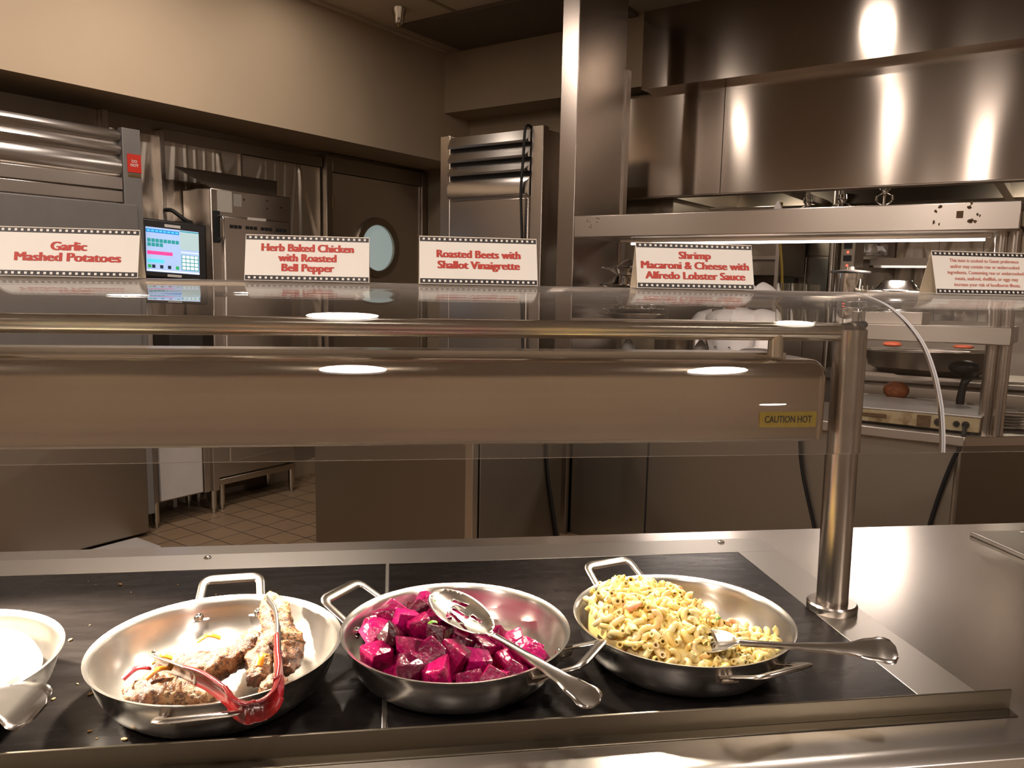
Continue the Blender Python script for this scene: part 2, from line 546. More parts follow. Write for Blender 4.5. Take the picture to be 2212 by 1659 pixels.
# ================================================================ ROOM SHELL
AW = -4.60          # kitchen left wall (K frame: a across, b along)
struct('floor', MB().box(-7, 7.5, -9, 9.5, -.1, 0), 'floor', (0, 0, 0), 'K')
struct('floor_dining', MB().box(-5.1, 5.6, -4.6, .95, 0, .006), 'carpet', (0, -2, 0))
struct('ceiling', MB().box(-7, 7.5, -9, 9.5, CEIL, CEIL + .1), 'ceiling', (0, 0, CEIL), 'K')
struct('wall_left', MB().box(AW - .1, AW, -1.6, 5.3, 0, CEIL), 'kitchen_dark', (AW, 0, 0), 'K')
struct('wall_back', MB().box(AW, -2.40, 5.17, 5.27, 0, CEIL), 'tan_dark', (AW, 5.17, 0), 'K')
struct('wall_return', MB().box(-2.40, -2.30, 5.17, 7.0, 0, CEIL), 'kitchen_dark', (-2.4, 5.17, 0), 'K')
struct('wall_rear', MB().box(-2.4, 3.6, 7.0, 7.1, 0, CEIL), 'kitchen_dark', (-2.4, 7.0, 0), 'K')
struct('wall_right', MB().box(5.6, 5.7, -4.6, 6.2, 0, CEIL), 'wall_dining', (5.6, 0, 0))
struct('wall_dining', MB().box(-5.2, 5.7, -4.7, -4.6, 0, CEIL), 'wall_dining', (0, -4.6, 0))
struct('wall_dining_side', MB().box(-5.2, -5.1, -4.6, 2.2, 0, CEIL), 'wall_dining', (-5.1, 0, 0))
# soffit over the left wall, and the one across the back
struct('wall_soffit_left', MB().box(AW, -4.10, -1.6, 5.17, 2.39, CEIL), 'tan', (-4.1, 0, 2.39), 'K')
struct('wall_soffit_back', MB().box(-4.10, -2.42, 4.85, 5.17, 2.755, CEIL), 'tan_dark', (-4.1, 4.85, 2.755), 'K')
struct('wall_soffit_clad', MB().box(-2.42, 1.9, 4.85, 5.30, 2.735, CEIL), 'hoodpanel', (-2.42, 4.85, 2.735), 'K')
# ceiling details: dark panel next to the soffit, tile runner
struct('ceiling_dark_panel', MB().box(-3.93, -2.46, 4.20, 4.85, CEIL - .025, CEIL), 'dark_panel', (-3.9, 4.2, CEIL), 'K')
struct('trim_1', MB().box(-3.97, -3.93, 4.16, 4.85, CEIL - .03, CEIL), 'tan_dark', (-3.9, 4.2, CEIL), 'K')
struct('trim_2', MB().box(-3.475, -3.45, 2.6, 4.2, CEIL - .006, CEIL), 'tan_dark', (-3.4, 3, CEIL), 'K')
struct('trim_3', MB().box(-4.10, -4.06, -1.6, 4.85, CEIL - .02, CEIL), 'ceiling', (-4.1, 3, CEIL), 'K')

# creased stainless sheets on the left wall
def creased(name, b0, b1, z0, z1, fans, a=AW, frame='K', nu=90, nv=70, along='b', off=.012, mat='foil'):
    W_, H_ = b1 - b0, z1 - z0
    def fn(u, v):
        x, y = u * W_, v * H_
        d = 0
        for (x0, y0, x1, y1, w, h) in fans:
            p = Vector((x0 * W_, y0 * H_)); q = Vector((x1 * W_, y1 * H_)); s = q - p
            t = max(0, min(1, (Vector((x, y)) - p).dot(s) / s.length_squared))
            r = (Vector((x, y)) - p - s * t).length
            ww = 1.3 * w * (.35 + .65 * t)
            d += .55 * h * max(0, 1 - r / ww) * min(1, 4 * (1 - t) + .25) * (.4 + .6 * t)
        d += .006 * noise.noise((x * 2.3 + b0 * 7, y * 2.1, .4))
        if along == 'b': return (a + off + d, b0 + x, z0 + y)
        return (b0 + x, a - off - d, z0 + y)
    return MB().grid(fn, nu, nv)
fansA = [(.15, 1, .95, .55, .06, .022), (.15, 1, .75, .1, .06, .024), (.1, 1, .5, .02, .05, .018), (.5, 1, .62, .3, .05, .012), (.85, 1, .3, .2, .05, .014)]
struct('wall_panel_1', creased('p', 2.445, 2.745, .9, 2.30, fansA, nu=50), 'foil', (AW, 2.5, .9), 'K')
fansB = [(.95, .95, .05, .62, .05, .02), (.30, 1, .34, .2, .03, .016), (.42, 1, .44, .2, .03, .014), (.54, 1, .55, .2, .03, .014), (.66, 1, .66, .25, .03, .014),
         (.72, .97, .98, .4, .045, .022), (.72, .97, .88, .2, .045, .02), (.70, .97, .74, .1, .04, .018), (.18, 1, .05, .3, .05, .018)]
struct('wall_panel_2', creased('p', 2.775, 3.33, .9, 2.28, fansB), 'foil', (AW, 2.8, .9), 'K')
fansC = [(.25, .96, .02, .6, .05, .02), (.30, 1, .30, .15, .03, .014), (.42, 1, .40, .2, .035, .014), (.55, 1, .5, .2, .035, .016),
         (.72, .97, .98, .45, .045, .024), (.72, .97, .95, .12, .05, .024), (.72, .97, .8, .05, .04, .02), (.68, .98, .55, .1, .04, .016)]
struct('wall_panel_3', creased('p', 3.345, 4.02, .9, 2.27, fansC), 'foil', (AW, 3.4, .9), 'K')
struct('trim_4', MB().box(AW, AW + .05, 2.405, 2.445, 0, 2.39), 'kitchen', (AW, 2.4, 0), 'K', .003)
struct('trim_5', MB().box(AW, AW + .06, 2.745, 2.775, 0, 2.33), 'kitchen', (AW, 2.7, 0), 'K', .003)
struct('trim_6', MB().box(AW, AW + .03, 3.33, 3.345, .9, 2.28), 'kitchen_dark', (AW, 3.3, .9), 'K')
struct('trim_7', MB().box(AW, AW + .035, 2.775, 4.03, 2.275, 2.345), 'kitchen_dark', (AW, 2.8, 2.28), 'K', .003)
struct('baseboard_left', MB().box(AW, AW + .02, 2.9, 5.17, 0, .11), 'tan_dark', (AW, 3, 0), 'K')

# swing door with a porthole on the left wall
d = bpy.data.objects.new('door_1', None); COL.objects.link(d); place(d, (AW, 4.57, 0), 'K'); BASE[d.name] = Vector((AW, 4.57, 0)); d['kind'] = 'structure'
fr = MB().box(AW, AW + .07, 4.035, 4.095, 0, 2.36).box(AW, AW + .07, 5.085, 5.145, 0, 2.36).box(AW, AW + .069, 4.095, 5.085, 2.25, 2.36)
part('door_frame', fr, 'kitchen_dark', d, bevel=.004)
# door leaf with a round hole
DB, DZ, DR = 4.575, 1.715, .185
m = MB()
ring = [m.v((AW + .045, DB + DR * math.cos(t), DZ + DR * math.sin(t))) for t in [2 * math.pi * k / 48 for k in range(48)]]
def edgept(t):
    c, s_ = math.cos(t), math.sin(t)
    k = []
    if c > 1e-6: k.append((5.08 - DB) / c)
    if c < -1e-6: k.append((4.10 - DB) / c)
    if s_ > 1e-6: k.append((2.245 - DZ) / s_)
    if s_ < -1e-6: k.append((.01 - DZ) / s_)
    k = min(k)
    return (AW + .045, DB + c * k, DZ + s_ * k)
angs = sorted([2 * math.pi * k / 48 for k in range(48)])
outer = [m.v(edgept(t)) for t in angs]
for k in range(48):
    m.bm.faces.new((ring[k], ring[(k + 1) % 48], outer[(k + 1) % 48], outer[k]))
for (b_, z_) in ((5.08, 2.245), (4.10, 2.245), (4.10, .01), (5.08, .01)):
    t = math.atan2(z_ - DZ, b_ - DB) % (2 * math.pi)
    k = int(t / (2 * math.pi) * 48) % 48
    m.bm.faces.new((outer[k], outer[(k + 1) % 48], m.v((AW + .045, b_, z_))))
part('door_leaf', m, 'kitchen', d, solid=.03, smooth=0)
m = MB().lathe([(DR - .005, 0), (DR - .005, .02), (DR + .01, .03), (DR + .05, .026), (DR + .055, 0)], seg=64, close=True)
m.xf(Matrix.Translation((AW + .044, DB, DZ)) @ Matrix.Rotation(R(90), 4, 'Y'))
part('porthole_ring', m, 'kitchen_dark', d)
m = MB().lathe([(0, 0), (DR, 0), (DR, -.008), (0, -.008)], seg=48)
m.xf(Matrix.Translation((AW + .035, DB, DZ)) @ Matrix.Rotation(R(90), 4, 'Y'))
part('porthole_pane', m, 'pane_door', d, 'pale lit pane')
for z in (2.03, .4):
    h = MB()
    for k in range(3): h.sweep([(AW + .062, 4.10, z - .045 + .031 * k), (AW + .062, 4.10, z - .018 + .031 * k)], .011, 12)
    part('hinge', h, 'brass', d)

# ================================================================ KITCHEN, LEFT SIDE
def bow(b0, b1, z0, z1, a, depth=.05, lip=.012):
    """a bowed louver slat across b, facing +a"""
    prof = [(a - depth, z1), (a - .01, z1 - .004), (a, z1 - .016), (a + .004, (z0 + z1) / 2), (a - .002, z0 + lip), (a - .012, z0), (a - depth, z0 + .004)]
    return MB().prism([(p[0], b0, p[1]) for p in prof], (0, b1 - b0, 0))
t = thing('reach_in_refrigerator', 'tall stainless refrigerator with bowed louvers and a red sign, at the left wall', 'refrigerator', (-4.38, 2.0, 0), 'K')
part('body', MB().box(AW + .02, -4.20, 1.30, 2.40, .12, 2.225), 'kitchen', t, bevel=.004)
part('side_post', MB().box(-4.20, -4.155, 2.30, 2.40, .12, 2.235), 'grey_paint', t, 'grey post beside the louvers', bevel=.003)
for z0, z1 in ((2.167, 2.222), (2.095, 2.150), (1.985, 2.078)):
    part('louver', bow(1.30, 2.297, z0, z1, -4.165), 'louver', t)
part('fascia', MB().box(-4.20, -4.16, 1.30, 2.297, 1.912, 1.977), 'kitchen', t, bevel=.003)
part('fascia', MB().box(-4.20, -4.165, 1.30, 2.297, 1.846, 1.907), 'kitchen', t, bevel=.003)
part('door', MB().box(-4.20, -4.135, 1.30, 2.36, .98, 1.838), 'grey_paint', t, 'grey door panel', bevel=.006)
part('door', MB().box(-4.20, -4.15, 1.30, 2.36, .02, .965), 'kitchen_dark', t, bevel=.006)
s = part('red_sign', MB().box(-4.156, -4.152, 2.322, 2.398, 2.008, 2.104), 'red_sign', t, 'small red sign with white text')
tx = text_bm('DO\nNOT', .02, .0006, 0); tx.xf(Matrix.Translation((-4.1515, 2.36, 2.056)) @ Matrix.Rotation(R(90), 4, 'Z') @ Matrix.Rotation(R(90), 4, 'X'))
part('lettering', tx, 'label_white', s, smooth=0)
part('name_plate', MB().box(-4.156, -4.153, 2.325, 2.395, 1.985, 2.000), 'brass', t)

t = thing('low_cabinet', 'short grey cabinet on round legs between refrigerator and holding cabinet', 'cabinet', (-4.4, 2.62, 0), 'K')
part('body', MB().box(AW + .03, -4.235, 2.44, 2.86, .15, .93), 'kitchen_dark', t, bevel=.003)
part('door', MB().box(-4.235, -4.215, 2.475, 2.75, .16, .90), 'white_metal', t, 'pale grey flat door', bevel=.004)
part('edge_strip', MB().box(-4.235, -4.22, 2.765, 2.80, .15, .92), 'kitchen', t, bevel=.003)
part('edge_strip', MB().box(-4.235, -4.21, 2.82, 2.86, .15, .92), 'kitchen', t, bevel=.003)
for a_, b_ in ((-4.25, 2.46), (-4.25, 2.84), (-4.52, 2.46), (-4.52, 2.84)):
    part('leg', MB().sweep([(a_, b_, .002), (a_, b_, .03), (a_, b_, .032), (a_, b_, .155)], [.012, .012, .019, .021], 16), 'tube', t)

# power supply box and screen on that cabinet
t = thing('power_supply_box', 'black backup power box with a small white label, behind the screen stand', 'power supply', (-4.40, 2.68, .93), 'K')
part('case', MB().box(-4.56, -4.30, 2.62, 2.84, .932, 1.33), 'black', t, bevel=.008)
part('paper_label', MB().box(-4.30, -4.299, 2.66, 2.71, 1.25, 1.28), 'label_white', t)

t = thing('touchscreen_till', 'black touchscreen till with a lit blue ordering page, on a stand', 'screen', (-4.28, 2.56, .93), 'K')
part('stand', MB().box(-4.40, -4.26, 2.46, 2.60, .93, .95).box(-4.36, -4.33, 2.50, 2.535, .95, 1.50), 'kitchen', t, bevel=.004)
SC, SW, SH = Vector((-4.235, 2.617, 1.612)), .40, .335
n_ = Vector((1, -.17, .12)).normalized()
sx = Vector((0, 0, 1)).cross(n_).normalized(); sy = n_.cross(sx)
ROLL = Matrix.Rotation(R(-3.2), 4, 'Z')
SM = Matrix((sx, sy, n_)).transposed().to_4x4(); SM.translation = SC; SM = SM @ ROLL
def scr(x0, x1, y0, y1, z0, z1): return MB().box(x0, x1, y0, y1, z0, z1)
def sp(name, mb, mat, par, label=None, bevel=0):
    mb.xf(SM); return part(name, mb, mat, par, label, bevel)
bz = scr(-SW / 2, SW / 2, -SH / 2, SH / 2, -.045, 0)
sp('housing', bz, 'black', t, None, .012)
sp('maker_label', scr(-.045, .045, .127, .143, 0, .0015), 'label_white', t, 'white strip on the bezel')
sp('maker_label', scr(-.035, .045, -.156, -.142, 0, .0015), 'label_white', t, 'white strip on the bezel')
SCOL = {'s_bg': (.36, .50, .78), 's_blue': (.02, .22, .62), 's_teal': (.02, .28, .28), 's_pink': (.80, .06, .30), 's_cyan': (.10, .62, .80),
        's_grey': (.38, .52, .54), 's_white': (.72, .78, .84), 's_dark': (.01, .02, .04), 's_green': (.02, .36, .08)}
for k, c in SCOL.items(): MT[k] = emis('screen_' + k[2:], c, .62)
pg = sp('display', scr(-.150, .150, -.132, .118, 0, .002), 's_bg', t, 'lit screen page')
def ui(x0, x1, y0, y1, mat, lift=.0026): sp('key_block', scr(x0, x1, y0, y1, .002, lift), mat, pg)
ui(-.150, .036, .088, .108, 's_blue')
ui(.040, .150, .006, .106, 's_grey'); ui(.040, .150, .108, .114, 's_teal')
for k in range(8): ui(-.143 + k * .0225, -.124 + k * .0225, .034, .054, 's_teal')
for k in range(4): ui(-.143 + k * .0225, -.124 + k * .0225, .010, .030, 's_teal')
for k in range(8): ui(-.143 + k * .0225, -.128 + k * .0225, .094, .102, 's_cyan', .003)
ui(-.145, -.004, -.036, -.016, 's_pink'); ui(-.145, -.052, -.082, -.062, 's_cyan')
ui(.046, .148, -.012, -.006, 's_white'); ui(.046, .146, -.112, -.024, 's_teal')
for i in range(4):
    for j in range(4):
        ui(.050 + i * .024, .070 + i * .024, -.108 + j * .0215, -.091 + j * .0215, 's_white', .003)
for k, c in ((0, 's_green'), (.022, 's_dark'), (.066, 's_dark'), (.11, 's_dark'), (.155, 's_green')): ui(-.142 + k, -.124 + k, -.112, -.093, c)
ui(-.150, .150, -.130, -.122, 's_white')

t = thing('holding_cabinet', 'stainless holding cabinet with vents, labels and a flared top, on the floor stand', 'cabinet', (-4.42, 3.2, .2), 'K')
part('body', MB().box(AW + .03, -4.28, 2.90, 3.50, .205, 1.995), 'kitchen', t, bevel=.008)
part('door', MB().box(-4.282, -4.262, 2.975, 3.475, .30, 1.835), 'kitchen', t, bevel=.01)
fl = MB().prism([(-4.30, 2.92, 1.995), (-4.30, 3.40, 1.995), (-4.42, 3.50, 2.10), (-4.42, 2.76, 2.105)], (.006, 0, .006))
part('flared_top', fl, 'kitchen_dark', t)
part('handle', MB().sweep(fillet([(-4.262, 2.945, 1.83), (-4.225, 2.945, 1.83), (-4.225, 2.945, 1.69), (-4.262, 2.945, 1.69)], .02), .010, 12), 'chrome', t)
part('latch_plate', MB().box(-4.282, -4.262, 2.912, 2.95, 1.67, 1.86), 'rubber', t)
for k in range(4):
    for j in range(3): part('vent_slot', MB().box(-4.2625, -4.2605, 3.015 + k * .115 + j * .03, 3.041 + k * .115 + j * .03, 1.762, 1.783), 'rubber', t)
part('paper_label', MB().box(-4.281, -4.278, 2.945, 3.048, 1.857, 1.985), 'grout_paper', t)
part('paper_label', MB().box(-4.281, -4.278, 3.06, 3.118, 1.900, 1.975), 'paper_dim', t)
part('paper_label', MB().box(-4.262, -4.260, 3.145, 3.285, 1.822, 1.838), 'label_white', t)
part('screw', MB().box(-4.281, -4.277, 3.13, 3.14, 1.94, 1.95).box(-4.281, -4.277, 3.305, 3.315, 1.95, 1.96).box(-4.281, -4.277, 3.305, 3.315, 1.90, 1.91).box(-4.281, -4.277, 3.41, 3.43, 1.915, 1.925), 'black', t)
t = thing('equipment_stand', 'low stainless floor stand with round legs under the holding cabinet', 'stand', (-4.42, 3.2, 0), 'K')
part('rail', MB().box(-4.31, -4.27, 2.90, 3.50, .16, .20).box(-4.57, -4.54, 2.90, 3.50, .16, .20).box(-4.55, -4.30, 2.90, 2.93, .162, .20).box(-4.55, -4.30, 3.47, 3.50, .162, .20), 'tube', t, bevel=.003)
for a_, b_ in ((-4.29, 2.925), (-4.29, 3.475), (-4.545, 2.925), (-4.545, 3.475)):
    part('leg', MB().sweep([(a_, b_, .002), (a_, b_, .03), (a_, b_, .032), (a_, b_, .165)], [.013, .013, .02, .021], 16), 'tube', t)
solo('floor_mat', 'pale mat lying on the tiles at the foot of the refrigerator', 'mat', MB().box(-4.14, -3.90, 1.75, 2.28, .002, .014), 'white_metal', (-4.0, 2.0, 0), 'K', bevel=.004)
solo('wall_bracket', 'dark hooked bracket on the wall post above the till', 'bracket', MB().sweep(fillet([(-4.53, 2.76, 1.86), (-4.49, 2.775, 1.86), (-4.45, 2.84, 1.80), (-4.45, 2.88, 1.79)], .03), .012, 8).box(-4.54, -4.42, 2.76, 2.87, 1.775, 1.79), 'rubber', (-4.5, 2.8, 1.78), 'K')

# ================================================================ KITCHEN, MIDDLE
t = thing('louvered_refrigerator', 'tall stainless refrigerator with four bright louvers beside the steel column', 'refrigerator', (-2.95, 4.2, 0), 'K')
FB = 3.93
part('body', MB().box(-3.345, -2.575, FB + .015, 4.62, .1, 2.355), 'kitchen', t, bevel=.005)
part('corner_post', MB().box(-3.352, -3.270, FB, FB + .06, .1, 2.372), 'kitchen', t, bevel=.004)
part('corner_post', MB().box(-2.655, -2.573, FB, FB + .06, .1, 2.372), 'kitchen', t, bevel=.004)
def bowK(a0, a1, z0, z1, b, depth=.05):
    prof = [(b + depth, z1), (b + .03, z1 - .001), (b, z0 + .012), (b + .006, z0), (b + depth, z0 + .002)]
    return MB().prism([(a0, p[0], p[1]) for p in prof], (a1 - a0, 0, 0))
for z0, z1 in ((2.283, 2.356), (2.198, 2.262), (2.117, 2.176)):
    part('louver', bowK(-3.268, -2.66, z0, z1, FB - .03), 'louver', t)
part('louver', MB().prism([(-3.268, p[0], p[1]) for p in ((FB + .013, 2.088), (FB - .005, 2.087), (FB - .03, 2.052), (FB - .03, 1.988), (FB - .02, 1.980), (FB + .013, 1.980))], (.608, 0, 0)), 'louver', t)
part('recess', MB().box(-3.27, -2.656, FB + .012, FB + .016, 1.98, 2.352), 'rubber', t)
part('door', MB().box(-3.266, -2.662, FB - .008, FB + .014, .15, 1.966), 'kitchen', t, bevel=.006)
cab = smooth_path([(-2.69, FB + .06, 2.372), (-2.675, FB - .01, 2.376), (-2.675, FB - .042, 2.34), (-2.682, FB - .042, 2.20), (-2.69, FB - .045, 2.06), (-2.695, FB - .04, 1.96), (-2.69, FB - .025, 1.7), (-2.68, FB - .025, 1.35), (-2.66, FB - .03, 1.0)], 6)
solo('power_cable', 'black cable draped over the louvers of the tall refrigerator', 'cable', MB().sweep(cab, .0085, 8), 'rubber', (-2.68, FB - .05, 1.0), 'K')

t = thing('prep_cooler', 'stainless prep cooler with a sloping lid, in front of the louvered refrigerator', 'cooler', (-2.65, 2.95, 0), 'K')
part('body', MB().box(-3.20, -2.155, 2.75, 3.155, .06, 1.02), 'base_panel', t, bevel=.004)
part('corner_post', MB().box(-2.175, -2.13, 2.74, 2.78, .06, 1.02), 'kitchen', t, 'bright corner post', bevel=.003)
part('end_panel', MB().box(-2.155, -2.125, 2.79, 3.50, .06, 1.02), 'base_panel', t, bevel=.003)
lid = MB().prism([(-2.80, 2.84, 1.02), (-2.00, 2.84, 1.075), (-2.06, 3.12, 1.163), (-2.776, 3.12, 1.152)], (0, .008, -.028))
part('lid', lid, 'white_metal', t, 'pale sloping lid', bevel=.003)
solo('lid_cord', 'thin black cord lying across the sloping lid of the prep cooler', 'cord', MB().sweep(smooth_path([(-2.7, 3.10, 1.164), (-2.4, 3.09, 1.160), (-2.08, 3.08, 1.156), (-2.04, 3.06, 1.13)], 6), .004, 6), 'rubber', (-2.4, 3.1, 1.16), 'K')
solo('hanging_cable', 'black cable hanging down the end panel of the prep cooler', 'cable', MB().sweep(smooth_path([(-2.118, 3.30, .95), (-2.118, 3.345, .55), (-2.116, 3.40, .33), (-2.116, 3.47, .1)], 6), .0075, 8), 'rubber', (-2.118, 3.35, .1), 'K')

struct('column', MB().box(-2.42, -2.31, 3.86, 4.42, 0, CEIL), 'column', (-2.36, 4.1, 0), 'K', .004)
struct('trim_8', MB().box(-2.3995, -2.30, 4.42, 4.47, .9, 2.75), 'kitchen', (-2.3, 4.43, .9), 'K')

# ================================================================ COOKING HOOD AND COOKLINE
t = thing('cooking_hood', 'long stainless cooking hood with a seam, over the cookline', 'hood', (-.5, 5.6, 2.06), 'K')
part('front_panel', MB().box(-2.75, -1.905, 4.99, 5.02, 2.062, 2.735), 'hoodpanel', t)
part('front_panel', MB().box(-1.90, 1.9, 4.99, 5.02, 2.062, 2.735), 'hoodpanel', t)
part('bottom_gutter', MB().box(-2.75, 1.9, 5.0, 5.10, 2.055, 2.062).box(-2.75, 1.9, 5.10, 5.105, 2.055, 2.10), 'kitchen_dark', t)
part('back_plenum', MB().prism([(-2.3, 6.35, 2.10), (-2.3, 6.98, 2.10), (-2.3, 6.98, 2.95), (-2.3, 6.75, 2.95)], (4.2, 0, 0)), 'kitchen_dark', t)
part('end_panel', MB().box(-2.30, -2.27, 5.02, 6.98, 2.06, 2.735), 'kitchen_dark', t)
for k in range(3):
    part('cross_rib', MB().box(-1.62 + k * 1.2, -1.57 + k * 1.2, 5.1, 6.4, 2.085, 2.13), 'kitchen', t)
def nozzle(a, b, ztop, zbot, label):
    t = thing('pendant_nozzle', label, 'nozzle', (a, b, zbot), 'K', 'chrome nozzles under the hood')
    L_ = ztop - zbot
    part('pipe', MB().lathe([(0, ztop), (.012, ztop), (.012, zbot + .1), (.026, zbot + .1), (.030, zbot + .075), (.018, zbot + .06), (.018, zbot + .05), (0, zbot + .05)], (a, b, 0), 20), 'chrome', t)
    f = MB()
    for sgn in (-1, 1):
        f.sweep(fillet([(a + sgn * .014, b, zbot + .055), (a + sgn * .045, b, zbot + .04), (a + sgn * .045, b, zbot + .005), (a + sgn * .012, b, zbot - .012)], .02), .007, 8)
    f.sweep([(a, b, zbot + .05), (a, b, zbot - .04)], .009, 8)
    part('frame_arms', f, 'chrome', t)
nozzle(-.962, 5.2, 2.735, 1.985, 'chrome pendant nozzle under the hood, nearest the end of the pass shelf')
nozzle(-1.405, 5.2, 2.735, 1.93, 'small chrome pendant nozzle under the hood, beside the ladle rack')
nozzle(-1.20, 5.2, 2.735, 1.94, 'middle chrome pendant nozzle under the hood')
CLIP = -1.232
solo('metal_clip', 'pale pointed metal clip standing on the pass shelf edge', 'clip', MB().prism([(CLIP + p, 4.02, 1.842 + q) for p, q in ((-.03, 0), (.03, 0), (.03, .013), (.018, .014), (.014, .03), (0, .055), (-.014, .03), (-.018, .014), (-.03, .013))], (0, .02, 0)), 'white_metal', (CLIP, 4.03, 1.842), 'K')
# upper wall shelf under the hood, behind
t = thing('salamander_oven', 'long dark broiler with a bright steel front edge, behind the pass shelf', 'oven', (-1.8, 6.2, 1.55), 'K')
part('body', MB().box(-2.25, -1.75, 5.75, 6.5, 1.55, 2.02), 'kitchen_dark', t, bevel=.006)
part('front_edge', MB().box(-2.25, -1.75, 5.72, 5.75, 1.98, 2.04), 'kitchen', t, bevel=.004)
# cookline bench and machines along the rear wall
t = thing('cook_bench', 'long low cook bench along the rear wall behind the pass', 'bench', (.2, 6.4, 0), 'K')
part('body', MB().box(-1.5, 1.0, 5.95, 6.95, .1, .86), 'kitchen_dark', t)
part('worktop', MB().box(-1.5, 1.0, 5.9, 6.98, .86, .90), 'kitchen', t, bevel=.005)
t = thing('two_door_cooler', 'brown two door upright cooler with papers taped on both doors', 'refrigerator', (-1.76, 6.7, 0), 'K')
part('body', MB().box(-1.99, -1.53, 6.62, 6.98, .05, 1.98), 'kitchen_dark', t)
for a0, a1 in ((-1.985, -1.765), (-1.755, -1.535)):
    dr = part('door', MB().box(a0, a1, 6.60, 6.62, .12, 1.715), 'kitchen_dark', t, bevel=.004)
    part('posted_paper', MB().box(a0 + .035, a1 - .045, 6.597, 6.60, 1.40, 1.70), 'paper_dim', dr)
part('header', MB().box(-1.985, -1.535, 6.60, 6.62, 1.725, 1.93), 'base_panel', t)
part('badge', MB().box(-1.90, -1.81, 6.597, 6.60, 1.755, 1.785), 'black', t)
ph = MB()
for k in range(5): ph.box(-1.845, -1.815, 6.594, 6.597, 1.46 + k * .047, 1.497 + k * .047)
part('photo_strip', ph, 'photo_print', t)
solo('steel_pole', 'grey round pole from the bench to the hood, right of the taped cooler', 'pole', MB().sweep([(-1.495, 6.3, .86), (-1.495, 6.3, 2.2)], .028, 16), 'kitchen', (-1.495, 6.3, .86), 'K')
t = thing('control_panel', 'tall dark control panel with two knobs and two red lights', 'control panel', (-1.30, 5.93, .9), 'K')
part('case', MB().box(-1.345, -1.255, 5.90, 6.2, .9, 1.86), 'kitchen_dark', t, bevel=.004)
for z in (1.765, 1.680):
    part('switch', MB().box(-1.327, -1.273, 5.893, 5.90, z - .02, z + .02), 'black', t)
for z in (1.722, 1.630):
    part('red_light', MB().lathe([(0, .004), (.006, .003), (.008, 0)], seg=12).xf(Matrix.Translation((-1.30, 5.90, z)) @ Matrix.Rotation(R(90), 4, 'X')), 'led', t)
t = thing('wall_shelf', 'dark steel wall shelf with a bright lower edge, below the creased sheet', 'shelf', (-.8, 6.6, 1.63), 'K')
part('board', MB().box(-1.25, .9, 6.40, 6.98, 1.64, 1.70), 'kitchen_dark', t)
part('front_edge', MB().box(-1.25, .9, 6.388, 6.40, 1.628, 1.645), 'chrome', t)
t = thing('wall_cabinet', 'shallow wall cabinet with a bright wavy steel window above the shelf', 'cabinet', (-1.3, 6.9, 1.7), 'K')
part('frame', MB().box(-1.46, -1.18, 6.85, 6.99, 1.705, 1.90), 'kitchen_dark', t)
part('bright_panel', creased('p', -1.435, -1.21, 1.735, 1.825, [(.2, 1, .3, .1, .05, .012), (.6, 1, .7, .1, .05, .012)], 6.85, along='a', nu=30, nv=16, off=.004), 'louver', t)
fansD = [(.35, 1, .02, .3, .06, .03), (.38, 1, .30, .1, .04, .02), (.46, 1, .46, .1, .04, .02), (.54, 1, .6, .1, .04, .02), (.6, 1, .98, .25, .06, .03), (.5, .6, .5, .0, .05, .02)]
for k in range(5):
    struct('wall_panel_%d' % (4 + k), creased('p', -1.17 + k * .30, -.875 + k * .30, 1.30, 1.90, fansD, 7.0, along='a', nu=36, nv=40, off=.012), 'foil', (-1 + k * .3, 7.0, 1.3), 'K')
solo('yellow_hose', 'yellow hose hanging beside the taped cooler, behind the cook', 'hose', MB().sweep(smooth_path([(-1.69, 5.6, 2.05), (-1.685, 5.6, 1.80), (-1.66, 5.6, 1.6), (-1.65, 5.6, 1.4), (-1.66, 5.6, 1.0)], 6), .010, 10), 'yellow_hose', (-1.67, 5.6, 1.0), 'K')
t = thing('hose_rack', 'grey steel rack post with a side arm beside the yellow hose', 'rack', (-1.75, 5.72, 0), 'K')
part('post', MB().box(-1.74, -1.715, 5.70, 5.73, 0, 1.78), 'kitchen', t)
part('arm', MB().box(-2.02, -1.74, 5.705, 5.725, 1.665, 1.69), 'kitchen', t)
solo('rubber_hose_loop', 'black rubber hose loop hanging behind the stacked steel plates', 'hose', MB().sweep(smooth_path([(-2.12, 4.75, 1.85), (-2.14, 4.75, 1.72), (-2.11, 4.75, 1.64), (-2.04, 4.75, 1.63), (-1.99, 4.75, 1.70), (-1.98, 4.75, 1.85)], 6), .022, 10), 'rubber', (-2.05, 4.75, 1.62), 'K')
solo('work_pan', 'shallow dark pan on the bench behind the glasses', 'pan', MB().lathe([(0, 1.40), (.16, 1.40), (.20, 1.46), (.205, 1.465), (.195, 1.46), (.155, 1.41), (0, 1.41)], (-1.0, 6.16, 0), 32), 'kitchen_dark', (-1.0, 6.16, 1.4), 'K')
t = thing('range_back', 'steel range back carrying the dark pan behind the pass', 'range', (-.6, 6.1, .9), 'K')
part('riser', MB().box(-1.24, .95, 5.97, 6.35, .905, 1.395), 'kitchen_dark', t)

